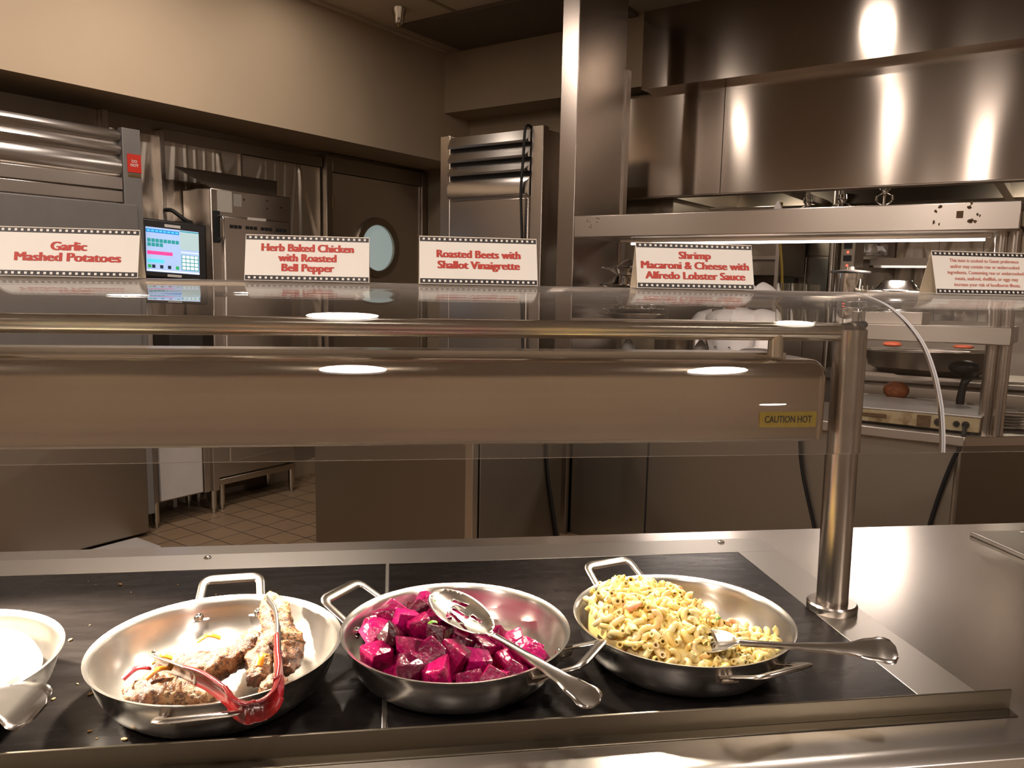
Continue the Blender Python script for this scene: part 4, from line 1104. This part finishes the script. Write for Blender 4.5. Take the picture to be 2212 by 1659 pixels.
# ---------------------------------------------------------------- tent cards
def tent_card(label, lines, x, y, w, h, dpt, rz, textsize, linegap, ink='ink_red', align='CENTER', smear=.0012, z=1.464, yoff=0, widths=None):
    t = thing('dish_sign', label, 'sign', (x, y, z), group='folded dish signs', rot=(0, 0, rz))
    BASE[t.name] = Vector((0, 0, 0))
    s_ = math.hypot(h, dpt / 2); al = math.atan2(h, dpt / 2)
    th = .0012
    def P(u, v, o=0): return (u, v * math.cos(al) - o * math.sin(al), v * math.sin(al) + o * math.cos(al))
    FM = Matrix(((1, 0, 0, 0), (0, math.cos(al), -math.sin(al), 0), (0, math.sin(al), math.cos(al), 0), (0, 0, 0, 1)))
    q = lambda n, m, mat, par=t, **k: part(n, m, mat, par, absolute=False, **k)
    q('front_panel', MB().box(-w / 2, w / 2, 0, s_, -th, 0).xf(FM), 'white')
    BM = Matrix.Translation((0, dpt, 0)) @ Matrix(((1, 0, 0, 0), (0, -math.cos(al), math.sin(al), 0), (0, math.sin(al), math.cos(al), 0), (0, 0, 0, 1)))
    q('back_panel', MB().box(-w / 2, w / 2, 0, s_ - .0006, -th, 0).xf(BM), 'white_tan')
    q('base_fold', MB().box(-w / 2, w / 2, .001, dpt - .001, .0002, .001), 'white')
    n = 22
    for v0 in (.012, .888):
        hb = .10 * s_
        fb = q('film_border', MB().box(-w / 2 + .001, w / 2 - .001, v0 * s_, v0 * s_ + hb, 0, .0003).xf(FM), 'ink_black')
        sq = MB(); pw = (w - .006) / n; a = pw * .40
        for k in range(n):
            cx = -w / 2 + .003 + pw * (k + .5); cy = v0 * s_ + hb / 2
            sq.box(cx - a / 2, cx + a / 2, cy - a / 2, cy + a / 2, .0003, .0006)
        q('film_hole', sq.xf(FM), 'white', fb)
    y0 = .5 * s_ + linegap * (len(lines) - 1) / 2 + yoff
    m = MB()
    for i, ln in enumerate(lines):
        tb = text_bm(ln, textsize, 0, smear, align)
        kx = 1
        if widths: kx = widths[i] / width_of(tb)
        me = bpy.data.meshes.new('x'); tb.xf(FM @ Matrix.Translation((0, y0 - i * linegap, .0005)) @ Matrix.Diagonal((kx, 1.06, 1, 1))); tb.bm.to_mesh(me); tb.bm.free()
        m.bm.from_mesh(me); bpy.data.meshes.remove(me)
    q('lettering', m, ink, smooth=0, fix=False)
    return t
SY, SD = 1.335, .048
tent_card('folded white sign reading Garlic Mashed Potatoes in red', ['Garlic', 'Mashed Potatoes'], -.507, SY, .208, .0765, SD, R(1.5), .0190, .0180, widths=(.054, .156))
tent_card('folded white sign reading Herb Baked Chicken with Roasted Bell Pepper', ['Herb Baked Chicken', 'with Roasted', 'Bell Pepper'], -.140, SY, .199, .0745, SD, R(0), .0175, .0170, widths=(.149, .094, .085))
tent_card('folded white sign reading Roasted Beets with Shallot Vinaigrette', ['Roasted Beets with', 'Shallot Vinaigrette'], .143, SY, .201, .0800, SD, R(0), .0180, .0192, yoff=.001, widths=(.144, .141))
tent_card('folded white sign reading Shrimp Macaroni and Cheese with Alfredo Lobster Sauce', ['Shrimp', 'Macaroni & Cheese with', 'Alfredo Lobster Sauce'], .528, SY, .214, .0800, SD, R(-1.5), .0180, .0187, widths=(.060, .199, .184))
tent_card('folded cream sign with five lines of small pale red notice text', ['This item is cooked to Guest preference', 'and/or may contain raw or undercooked', 'ingredients. Consuming raw or undercooked', 'meats, seafood, shellfish, or eggs may', 'increase your risk of foodborne illness.'], 1.105, SY + .004, .215, .080, .052, R(0), .0088, .0118, ink='ink_red_pale', smear=.0003)

# ---------------------------------------------------------------- pans
PROF_OUT = [(0, .9035), (.110, .9035), (.121, .9052), (.132, .910), (.141, .918), (.1485, .929), (.154, .942), (.158, .955), (.1605, .9648), (.1655, .9695)]
PROF_IN = [(.166, .9712), (.160, .9692), (.1572, .9635), (.1548, .955), (.1508, .9425), (.145, .930), (.1380, .9200), (.129, .9122), (.119, .9077), (.109, .9062), (0, .9062)]
def pan(label, cx, cy, hang, dz=0):
    t = thing('serving_pan', label, 'pan', (cx, cy, .9032), group='round two handled serving pans', rot=(0, 0, 0))
    prof = [(r, z - .9032) for r, z in PROF_OUT + PROF_IN]
    part('bowl', MB().lathe(prof, (0, 0, 0), 96), 'pan', t, absolute=False, smooth=60)
    for s_ in (0, 1):
        a = R(hang) + math.pi * s_
        H = Matrix.Rotation(a, 4, 'Z')
        # loop: local x is outward
        hw = .047
        pts = fillet([(.150, -hw, .050), (.160, -hw, .054), (.212, -hw * .92, .078), (.212, hw * .92, .078), (.160, hw, .054), (.150, hw, .050)], .014, 5)
        n_ = len(pts)
        w_ = []
        for k, p in enumerate(pts):
            w_.append(1.0 + .45 * max(0, 1 - abs(k - (n_ - 1) / 2) / (n_ * .22)))
        m = MB().sweep(pts, w_, 12, flat=(.0068, .0026), upv=(-.42, 0, .9))
        m.xf(H)
        hd = part('loop_handle', m, 'spoon', t, absolute=False)
        rv = MB()
        for y in (-hw, hw):
            c0 = Vector((.1456, y * .93, .0440)); nrm = Vector((-.80, -y * 5.0, .50)).normalized()
            rot_ = nrm.to_track_quat('Z', 'Y').to_matrix().to_4x4()
            q = MB().lathe([(0, .0055), (.0035, .0050), (.0062, .0030), (.0074, 0), (0, -.002)], seg=16); q.xf(H @ Matrix.Translation(c0) @ rot_)
            part('rivet', q, 'chrome', t, absolute=False)
            q = MB().box(-.0012, .0012, -.012, .012, -.014, .010)
            q.xf(H @ Matrix.Translation((.1555, y * .95, .045)) @ Matrix.Rotation(math.atan2(y * .95, .1535), 4, 'Z') @ Matrix.Rotation(R(64), 4, 'Y'))
            part('bracket', q, 'spoon', t, absolute=False)
    return t
PC = {'potato': (-.604, 1.054), 'chicken': (-.238, 1.074), 'beet': (.090, 1.090), 'mac': (.436, 1.094)}
pan('steel two handled pan of mashed potatoes, glaring under the warmer lamp', *PC['potato'], 120)
pan('steel two handled pan of roasted chicken and red tongs', *PC['chicken'], 96)
pan('steel two handled pan of cubed beets with the slotted spoon', *PC['beet'], 144)
pan('steel two handled pan of macaroni nearest the round post', *PC['mac'], 107)
def pan_r(z):
    """inner radius of the bowl at height z above the counter glass"""
    P = [(r, zz - .9032) for r, zz in PROF_IN][::-1]
    for (r0, z0), (r1, z1) in zip(P[:-1], P[1:]):
        if z0 <= z <= z1 and z1 > z0: return r0 + (r1 - r0) * (z - z0) / (z1 - z0)
    return P[-1][0] if z > .06 else .078
def pan_z(r):
    P = [(rr, zz - .9032) for rr, zz in PROF_IN][::-1]
    for (r0, z0), (r1, z1) in zip(P[:-1], P[1:]):
        if r0 <= r <= r1: return z0 + (z1 - z0) * (r - r0) / max(1e-6, r1 - r0)
    return .068

# ---------------------------------------------------------------- mashed potatoes
cx, cy = PC['potato']
def mash(u, v):
    r = .138 * v; a = 6.2832 * u
    x, y = r * math.cos(a), r * math.sin(a)
    h = .052 + .030 * (1 - v * v) + .009 * noise.noise((x * 22, y * 22, 3)) * (1 - v ** 4) + .006 * math.sin(70 * x + 30 * y) * (1 - v) ** .5
    if v > .97: h = .040
    return (cx + x, cy + y, .9032 + h)
solo('mashed_potato', 'mound of pale mashed potato in the brightly lit pan', 'mashed potato', MB().grid(mash, 64, 24, True), 'mash', (cx, cy, .91), kind='stuff')

# ---------------------------------------------------------------- cutlery
def spoon(label, tip, neck, end, upv, bowl_w, bowl_d, slots, endw, mat='spoon', name='serving_spoon', sag=0):
    tip, neck, end = Vector(tip), Vector(neck), Vector(end)
    t = thing(name, label, 'spoon', neck, group='serving spoons')
    X = (neck - tip); BL = X.length; X.normalize()
    Z = Vector(upv); Z = (Z - X * Z.dot(X)).normalized(); Y = Z.cross(X)
    Mx = Matrix((X, Y, Z)).transposed().to_4x4(); Mx.translation = tip - neck
    # bowl outline: egg shaped, wide near the tip
    def half(u): return bowl_w / 2 * (max(0, 4 * u * (1 - u)) ** .5) * (1.08 - .35 * (u - .4)) if u < .96 else bowl_w / 2 * .12 + .0
    def hw(u):
        b = math.sqrt(max(0, 1 - ((u - .47) / .47) ** 2)) if u < .94 else 0
        return max(bowl_w / 2 * b * (1.03 - .12 * (u - .4)), .0052 if u > .8 else 0.0004)
    def depth(x, y):
        u = x / BL; h_ = max(hw(u), 1e-4)
        return -bowl_d * max(0, 1 - (abs(y) / h_) ** 2) * max(0, 1 - ((u - .47) / .53) ** 2)
    pts = []; 
    NU = 30
    outl = [(BL * (k / NU), -hw(k / NU)) for k in range(NU + 1)] + [(BL * (k / NU), hw(k / NU)) for k in range(NU, -1, -1)]
    coords2 = [Vector(p) for p in outl]; edges = [(k, (k + 1) % len(outl)) for k in range(len(outl))]
    holes = []
    for (sx0, sy0, ang, ln, wd) in slots:
        n0 = len(coords2); lp = []
        for k in range(12):
            a = 6.2832 * k / 12
            lx = (ln / 2 - wd / 2) * (1 if math.cos(a) > 0 else -1) + wd / 2 * math.cos(a); ly = wd / 2 * math.sin(a)
            lp.append((sx0 * BL + lx * math.cos(ang) - ly * math.sin(ang), sy0 * bowl_w / 2 + lx * math.sin(ang) + ly * math.cos(ang)))
        holes.append(lp)
        coords2 += [Vector(p) for p in lp]; edges += [(n0 + k, n0 + (k + 1) % 12) for k in range(12)]
    for i in range(1, 22):
        for jj in range(-9, 10):
            u = i / 22; y = jj / 10 * hw(u)
            coords2.append(Vector((u * BL, y)))
    vo, eo, fo, *_ = delaunay_2d_cdt(coords2, edges, [], 0, 1e-5)
    def inside(p, poly):
        c = False
        for k in range(len(poly)):
            (x1, y1), (x2, y2) = poly[k], poly[k - 1]
            if (y1 > p.y) != (y2 > p.y) and p.x < (x2 - x1) * (p.y - y1) / (y2 - y1) + x1: c = not c
        return c
    m = MB(); V = [m.v((p.x, p.y, depth(p.x, p.y))) for p in vo]
    for f_ in fo:
        c = sum((vo[k] for k in f_), Vector((0, 0))) / len(f_)
        if not inside(c, outl) or any(inside(c, h_) for h_ in holes): continue
        try: m.bm.faces.new([V[k] for k in f_])
        except ValueError: pass
    bmesh.ops.delete(m.bm, geom=[v for v in m.bm.verts if not v.link_faces], context='VERTS')
    m.xf(Mx)
    part('bowl', m, mat, t, absolute=False, solid=.0016, smooth=60)
    # handle: ribbed strip flaring to a fiddle end
    D = end - neck; Ln = D.length; D.normalize()
    Zh = Vector(upv); Zh = (Zh - D * Zh.dot(D)).normalized(); Yh = Zh.cross(D)
    prof = [(0, .0055, .0030), (.12, .0048, .0034), (.3, .0056, .0028), (.5, .0080, .0024), (.68, .0105, .0021), (.84, endw * .42, .0020), (.93, endw * .5, .0022), (.975, endw * .43, .0024), (1.0, endw * .20, .0020)]
    path = []; 
    def hv(s, k):
        for (a, b) in zip(prof[:-1], prof[1:]):
            if a[0] <= s <= b[0]:
                w = (s - a[0]) / (b[0] - a[0]); w = w * w * (3 - 2 * w)
                return a[k] * (1 - w) + b[k] * w
        return prof[-1][k]
    m = MB(); ringp = []
    NS = 36
    for i in range(NS + 1):
        s = i / NS
        c = D * (Ln * s) + Zh * (sag * math.sin(math.pi * s) + (-.004 if s > .9 else 0) * (s - .9) * 10)
        w_, h_ = hv(s, 1), hv(s, 2)
        sec = [(-1, 0), (-.86, .9), (-.68, .62), (0, .66), (.68, .62), (.86, .9), (1, 0), (.8, -.6), (0, -.8), (-.8, -.6)]
        ringp.append([m.v(c + Yh * (p[0] * w_) + Zh * (p[1] * h_)) for p in sec])
    for A, B in zip(ringp[:-1], ringp[1:]):
        for k in range(10): m.bm.faces.new((A[k], A[(k + 1) % 10], B[(k + 1) % 10], B[k]))
    m.bm.faces.new(ringp[0][::-1]); m.bm.faces.new(ringp[-1])
    part('handle', m, mat, t, absolute=False, smooth=50)
    return t
spoon('slotted steel serving spoon lying across the beets', (.062, 1.140, 1.006), (.134, 1.008, .992), (.240, .858, .974), (.10, -.42, .9), .066, .011,
      [(.30, .46, R(20), .028, .0060), (.42, .10, R(8), .036, .0058), (.46, -.28, R(-6), .032, .0054), (.62, .36, R(0), .028, .0050), (.66, -.46, R(-14), .026, .0046)], .040, name='slotted_spoon', sag=.003)
spoon('steel serving spoon half buried in the macaroni', (.420, 1.040, .958), (.474, .975, .980), (.664, .906, .994), (.0, -.45, .9), .05, .008, [], .046, sag=-.002)
spoon('steel serving spoon resting on the rim of the mashed potato pan', (-.66, 1.06, .985), (-.60, 1.02, .988), (-.402, .915, .973), (.25, -.62, .75), .05, .010, [], .060, sag=.006)

# ---------------------------------------------------------------- beets
cx, cy = PC['beet']
random.seed(21)
def beet_mesh(k):
    random.seed(100 + k)
    pts = []
    for x in (-1, 1):
        for y in (-1, 1):
            for z in (-1, 1):
                f_ = .78 if random.random() < .3 else 1
                pts.append(Vector((x * .0145 * random.uniform(.75, 1.2) * f_, y * .0135 * random.uniform(.7, 1.2) * f_, z * .0125 * random.uniform(.7, 1.2))))
    if k % 3 == 0:
        for q in range(10):
            a = q / 10 * 3.14; pts.append(Vector((.019 * math.cos(a), .017 * math.sin(a), random.uniform(-.012, .012))))
    bm = bmesh.new()
    for p in pts: bm.verts.new(p)
    r = bmesh.ops.convex_hull(bm, input=bm.verts)
    bmesh.ops.delete(bm, geom=[e for e in r['geom_interior'] if isinstance(e, bmesh.types.BMVert)], context='VERTS')
    bmesh.ops.dissolve_limit(bm, angle_limit=R(12), verts=bm.verts, edges=bm.edges)
    bmesh.ops.bevel(bm, geom=bm.edges[:] + bm.verts[:], offset=.0016, segments=2, affect='EDGES', profile=.6)
    mb = MB(); mb.bm = bm
    return mb.mesh('beet', 'beet', 45)
BEETS = [beet_mesh(k) for k in range(9)]
placed = []
def beet_h(x, y):
    """height of the pile above the glass, x and y from the pan centre"""
    return .052 + .034 * max(0, 1 - ((x + .048) / .105) ** 2 - ((y - .01) / .13) ** 2) - .012 * max(0, x / .12)
tries = 0
random.seed(33)
layer = []
while len(layer) < 56 and tries < 9000:
    tries += 1
    x, y = random.uniform(-.145, .125), random.uniform(-.145, .12)
    if x * x + y * y > .126 ** 2: continue
    if x > .03 and y > .075 - (x - .03) * 1.35: continue
    if x > .01 and y > .10: continue
    dmin = .0285
    if any((x - p[0]) ** 2 + (y - p[1]) ** 2 < dmin ** 2 for p in layer): continue
    layer.append((x, y))
for k, (x, y) in enumerate(layer):
    z = max(beet_h(x, y), pan_z(min(.158, math.hypot(x, y) + .016)) + .020) + random.uniform(-.004, .004) - (.012 if abs((x - .008) * .82 + y * .57) < .026 else 0)
    o = bpy.data.objects.new('beet_cube', BEETS[k % 9]); COL.objects.link(o)
    o.location = (cx + x, cy + y, .9032 + z - .009)
    o.rotation_euler = (random.uniform(-.7, .7), random.uniform(-.7, .7), random.uniform(0, 6.28))
    f_ = random.uniform(1.15, 1.45); o.scale = (f_, f_, f_)
    tag(o, 'glossy magenta beet cube in the pile under the slotted spoon', 'beet', 'roasted beet cubes')
def beetbed(u, v):
    r = .132 * v; a = 6.2832 * u; x, y = r * math.cos(a), r * math.sin(a)
    h = min(beet_h(x, y) - .024, .050)
    if x > .02 and y > .0: h = 0
    return (cx + x, cy + y, .9032 + max(h, pan_z(r) + .0006))
solo('beet_bed', 'dark mass of beets lying underneath the loose cubes', 'beets', MB().grid(beetbed, 40, 14, True), 'beet', (cx, cy, .905), kind='stuff')
def herb(x, y, z, ln, label, rz, mat='green', w=.0022):
    solo('herb_leaf', label, 'herb', MB().sweep(smooth_path([(x - ln / 2 * math.cos(rz), y - ln / 2 * math.sin(rz), z), (x, y, z + .003), (x + ln / 2 * math.cos(rz), y + ln / 2 * math.sin(rz), z + .001)], 4), w, 8, flat=(1, .35)), mat, (x, y, z))
herb(cx - .036, cy - .037, .9032 + .090, .012, 'bright green herb leaf on the beets in front', .3, w=.004)
herb(cx - .030, cy + .028, .9032 + .094, .011, 'tiny green herb leaf at the back of the beet pile', 1.2)
herb(cx + .046, cy - .002, .9032 + .080, .011, 'dark green herb piece at the neck of the slotted spoon', 1.0, w=.003)

# ---------------------------------------------------------------- macaroni
cx, cy = PC['mac']
def mac_mesh(arc, rb, r0, name):
    m = MB(); seg, n = 9, 8
    rings_o, rings_i = [], []
    for i in range(n + 1):
        a = arc * (i / n - .5)
        c = Vector((rb * math.sin(a), rb * (1 - math.cos(a)) - rb * .3, 0)); ax = Vector((-math.sin(a), math.cos(a), 0))
        for rr, S in ((r0, rings_o), (r0 * .52, rings_i)):
            S.append([m.v(c + ax * (rr * math.cos(6.2832 * k / seg)) + Vector((0, 0, rr * math.sin(6.2832 * k / seg)))) for k in range(seg)])
    for S in (rings_o, rings_i):
        for A, B in zip(S[:-1], S[1:]):
            for k in range(seg): m.bm.faces.new((A[k], A[(k + 1) % seg], B[(k + 1) % seg], B[k]))
    for i in (0, n):
        for k in range(seg): m.bm.faces.new((rings_o[i][k], rings_o[i][(k + 1) % seg], rings_i[i][(k + 1) % seg], rings_i[i][k]))
    return m.mesh(name, 'mac', 60)
MACS = [mac_mesh(R(150), .0085, .0045, 'macaroni'), mac_mesh(R(185), .0075, .0048, 'macaroni'), mac_mesh(R(115), .0100, .0044, 'macaroni')]
def mac_h(x, y):
    hump = max(0, 1 - ((x + .055) / .12) ** 2 - ((y - .02) / .15) ** 2)
    return .046 + .048 * hump ** .8 - .006 * max(0, (x - .02) / .1)
random.seed(8)
mac = []
tries = 0
def in_mac(x, y):
    if x * x + y * y > .141 ** 2: return False
    if x > -.06 and y > .098 - (x + .06) * .62: return False
    return y < .118
while len(mac) < 290 and tries < 60000:
    tries += 1
    x, y = random.uniform(-.15, .15), random.uniform(-.15, .13)
    if not in_mac(x, y): continue
    if any((x - p[0]) ** 2 + (y - p[1]) ** 2 < .0102 ** 2 for p in mac): continue
    mac.append((x, y))
for k, (x, y) in enumerate(mac):
    z = max(mac_h(x, y), pan_z(min(.162, math.hypot(x, y) + .010)) + .006) + random.uniform(-.003, .005)
    o = bpy.data.objects.new('macaroni_elbow', MACS[k % 3]); COL.objects.link(o)
    o.location = (cx + x, cy + y, .9032 + z)
    o.rotation_euler = (random.uniform(-1.1, 1.1), random.uniform(-1.1, 1.1), random.uniform(0, 6.28))
    f_ = random.uniform(.9, 1.12); o.scale = (f_, f_, f_)
    tag(o, 'cheesy yellow macaroni elbow on the surface of the macaroni pan', 'macaroni', 'macaroni elbows in the pan')
def macbed(u, v):
    r = .146 * v; a = 6.2832 * u; x, y = r * math.cos(a), r * math.sin(a)
    h = mac_h(x, y) - .002 - max(0, r - .115) * .7 + .004 * noise.noise((x * 70, y * 70, 1))
    if not in_mac(x, y - .006): h = pan_z(min(.155, math.hypot(x, y))) + .0006
    h = max(h, pan_z(min(.155, math.hypot(x, y))) + .0006)
    return (cx + x, cy + y, .9032 + max(h, .003))
mb_ = MB().grid(macbed, 90, 40, True)
bmesh.ops.delete(mb_.bm, geom=[f for f in mb_.bm.faces if not in_mac(f.calc_center_median().x - cx, f.calc_center_median().y - cy - .004)], context='FACES')
solo('macaroni_mass', 'cheese sauce and packed macaroni below the loose elbows', 'macaroni', mb_, 'cheese', (cx, cy, .905), kind='stuff')
def shrimp(x, y, z, rz, label):
    m = MB(); P = []; rr = []
    for i in range(13):
        a = R(-120 + 240 * i / 12); P.append((.011 * math.cos(a), .011 * math.sin(a), .0)); rr.append(.0062 * (1 - .5 * i / 12) * (1 + .12 * math.sin(i * 2.4)))
    m.sweep(P, rr, 10)
    m.xf(Matrix.Translation((x, y, z)) @ Matrix.Rotation(rz, 4, 'Z') @ Matrix.Rotation(.5, 4, 'X'))
    solo('cooked_shrimp', label, 'shrimp', m, 'shrimp', (x, y, z), group='curled shrimps in the macaroni')
def ms(x, y, dz=.006): return (cx + x, cy + y, .9032 + mac_h(x, y) + dz)
shrimp(*ms(.083, -.005), .8, 'curled pink shrimp between the spoon neck and the bare pan side')
shrimp(*ms(.012, .072), 2.0, 'browned shrimp standing at the top edge of the macaroni pile')
shrimp(*ms(-.085, -.02), 4.0, 'curled shrimp on the macaroni beside the beet pan')
herb(cx - .062, cy - .022, .9032 + mac_h(-.062, -.022) + .011, .046, 'long thin green chive lying on the macaroni', 1.75, w=.0017)
herb(cx + .050, cy - .016, .9032 + mac_h(.05, -.016) + .009, .012, 'short green herb flake by the spoon in the macaroni', .5, w=.003)

# ---------------------------------------------------------------- chicken
cx, cy = PC['chicken']
def chicken(label, path, rads, seed, name='chicken_piece', flat=(1, .8)):
    P = smooth_path(path, 8)
    n = len(P); rr = []
    for i in range(n):
        f = i / (n - 1) * (len(rads) - 1); k = min(int(f), len(rads) - 2); w = f - k
        rr.append(rads[k] * (1 - w) + rads[k + 1] * w)
    m = MB().sweep(P, rr, 18, flat=flat)
    c = P[n // 2]
    for f_ in range(2): bmesh.ops.subdivide_edges(m.bm, edges=m.bm.edges[:], cuts=1, use_grid_fill=True) if f_ == 0 else None
    m.bm.normal_update()
    for v in m.bm.verts:
        nz = noise.noise(v.co * 45 + Vector((seed, 0, 0))) * .0065 + noise.noise(v.co * 130 + Vector((seed, 5, 0))) * .0034 + noise.noise(v.co * 330 + Vector((seed, 9, 0))) * .0024
        v.co += v.normal * nz
    return solo(name, label, 'chicken', m, 'chicken', tuple(c), group='roasted chicken pieces', smooth=80)
Z0 = .9032
chicken('tall browned chicken leg leaning on the pan wall beside the tong arm', [(cx + .050, cy + .128, Z0 + .080), (cx + .062, cy + .085, Z0 + .072), (cx + .076, cy + .035, Z0 + .058), (cx + .090, cy + .005, Z0 + .046), (cx + .092, cy - .03, Z0 + .036)], [.006, .021, .023, .026, .022, .010], 1)
chicken('crisp dark topped chicken thigh in the middle of the pan', [(cx - .078, cy + .020, Z0 + .036), (cx - .045, cy - .008, Z0 + .040), (cx - .004, cy - .020, Z0 + .042), (cx + .030, cy + .005, Z0 + .050), (cx + .046, cy + .030, Z0 + .058)], [.008, .019, .023, .023, .017, .006], 2)
chicken('short chicken drumstick between the tong arms', [(cx + .056, cy + .030, Z0 + .056), (cx + .056, cy - .01, Z0 + .046), (cx + .060, cy - .055, Z0 + .036)], [.010, .018, .019, .012], 3)
chicken('flat roasted chicken piece at the front of the pan', [(cx - .098, cy - .058, Z0 + .034), (cx - .062, cy - .085, Z0 + .042), (cx - .022, cy - .098, Z0 + .044), (cx + .02, cy - .102, Z0 + .040)], [.010, .022, .024, .022, .010], 4)
chicken('pale brightly lit chicken piece at the side of the pan', [(cx - .085, cy - .012, Z0 + .030), (cx - .066, cy - .038, Z0 + .037), (cx - .040, cy - .062, Z0 + .038)], [.010, .020, .021, .012], 5)
chicken('low chicken piece behind the tall leg', [(cx + .03, cy + .075, Z0 + .040), (cx + .036, cy + .04, Z0 + .040), (cx + .03, cy + .0, Z0 + .034)], [.010, .020, .020, .012], 6)
chicken('small dark chicken scrap beside the red tong hinge', [(cx + .075, cy - .05, Z0 + .034), (cx + .085, cy - .065, Z0 + .036), (cx + .07, cy - .085, Z0 + .036)], [.008, .016, .016, .008], 7)
def strip(label, x, y, z, ln, rz, mat):
    solo('pepper_strip', label, 'pepper', MB().sweep(smooth_path([(x - ln / 2 * math.cos(rz), y - ln / 2 * math.sin(rz), z - .004), (x, y, z + .004), (x + ln / 2 * math.cos(rz), y + ln / 2 * math.sin(rz), z - .002)], 5), .0052, 10, flat=(1, .45)), mat, (x, y, z), group='roasted pepper strips')
strip('yellow pepper strip upright on the middle chicken thigh', cx - .015, cy + .012, Z0 + .069, .030, .1, 'pepper_yellow')
strip('yellow pepper strip near the left tong arm', cx - .066, cy - .030, Z0 + .062, .024, .4, 'pepper_yellow')
strip('orange pepper strip on the front chicken piece', cx - .055, cy - .078, Z0 + .068, .034, .6, 'pepper_orange')
strip('red pepper strip on the front chicken piece', cx - .088, cy - .062, Z0 + .062, .034, .7, 'pepper_red')
strip('orange pepper strip under the right tong arm', cx + .064, cy - .040, Z0 + .060, .026, 1.4, 'pepper_orange')

# ---------------------------------------------------------------- tongs
def tongs():
    t = thing('serving_tongs', 'red handled steel tongs lying open on the chicken pan rim', 'tongs', (-.165, .90, .985))
    dv = Vector((-.05, -.35, .94)).normalized()
    def ribbon(pts, hs, th=.0016, n=6):
        P = smooth_path(pts, n); N = len(P); m = MB(); rows = []
        for i, p in enumerate(P):
            f = i / (N - 1) * (len(hs) - 1); k = min(int(f), len(hs) - 2); w = f - k; h = hs[k] * (1 - w) + hs[k + 1] * w
            tg = (P[min(i + 1, N - 1)] - P[max(i - 1, 0)]).normalized()
            u = (dv - tg * dv.dot(tg)).normalized(); s_ = tg.cross(u)
            # shallow channel section
            sec = [(-.5, .35), (-.42, .05), (0, -.12), (.42, .05), (.5, .35)]
            rows.append([m.v(p + u * (q[0] * h) + s_ * (q[1] * h * .5)) for q in sec])
        for A, B in zip(rows[:-1], rows[1:]):
            for k in range(4): m.bm.faces.new((A[k], A[k + 1], B[k + 1], B[k]))
        return m
    tipL = [(-.309, 1.030, .972), (-.290, 1.010, .975), (-.262, .976, .983), (-.240, .952, .987)]
    redL = [(-.247, .960, .986), (-.222, .935, .990), (-.196, .905, .990), (-.180, .885, .988)]
    bend = [(-.186, .893, .989), (-.176, .877, .987), (-.165, .868, .985), (-.156, .871, .984), (-.147, .873, .985), (-.139, .885, .987), (-.1365, .905, .990)]
    redR = [(-.1365, .898, .989), (-.138, .930, .992), (-.144, .965, .995), (-.150, 1.005, .999)]
    tipR = [(-.149, .998, .998), (-.156, 1.050, 1.002), (-.166, 1.095, 1.003), (-.182, 1.140, 1.000)]
    part('arm', ribbon(tipL, [.020, .022, .022, .024]), 'spoon', t, 'steel arm with scalloped tip', solid=.0016, smooth=60)
    part('arm', ribbon(tipR, [.024, .020, .018, .014]), 'spoon', t, 'steel arm with scalloped tip', solid=.0016, smooth=60)
    part('grip', ribbon(redL, [.027, .031, .032, .034]), 'red_plastic', t, 'red coated grip', solid=.0026, smooth=60)
    part('grip', ribbon(redR, [.034, .031, .028, .025]), 'red_plastic', t, 'red coated grip', solid=.0026, smooth=60)
    part('hinge_end', ribbon(bend, [.036, .036, .034, .034, .036]), 'red_plastic', t, 'red coated hinge end', solid=.0026, smooth=60)
    for s_ in range(4):
        part('tip_tooth', MB().lathe([(0, .003), (.0022, .002), (.003, 0)], seg=8).xf(Matrix.Translation((-.3105 + .002 * s_, 1.033 - .001 * s_, .980 - .005 * s_))), 'spoon', t)
tongs()

# ---------------------------------------------------------------- ceiling fittings
for k, (x, y, wt) in enumerate(DOWNLIGHTS):
    t = thing('recessed_downlight', None, 'light', (x, y, CEIL), group='recessed ceiling downlights')
    t['label'] = 'round recessed downlight in the kitchen ceiling' if y > .5 else 'unseen round recessed downlight over the dining side'
    part('trim_ring', MB().lathe([(.095, CEIL - .0), (.125, CEIL - .0), (.122, CEIL - .008), (.10, CEIL - .010), (.092, CEIL - .002)], (x, y, 0), 32, close=True), 'white_metal', t)
    part('lens', MB().lathe([(0, CEIL - .003), (.092, CEIL - .003), (.092, CEIL - .001), (0, CEIL - .001)], (x, y, 0), 32), 'lens', t)
t = thing('sprinkler_head', 'chrome fire sprinkler hanging from the ceiling by the soffit', 'sprinkler', (-3.74, 3.96, CEIL), 'K')
part('escutcheon', MB().lathe([(0, CEIL - .001), (.052, CEIL - .001), (.050, CEIL - .012), (.036, CEIL - .05), (.030, CEIL - .09), (.026, CEIL - .096), (0, CEIL - .096)], (-3.74, 3.96, 0), 28), 'chrome', t)
part('deflector', MB().lathe([(0, CEIL - .096), (.007, CEIL - .096), (.006, CEIL - .115), (.018, CEIL - .118), (.018, CEIL - .121), (0, CEIL - .121)], (-3.74, 3.96, 0), 16), 'brass', t)
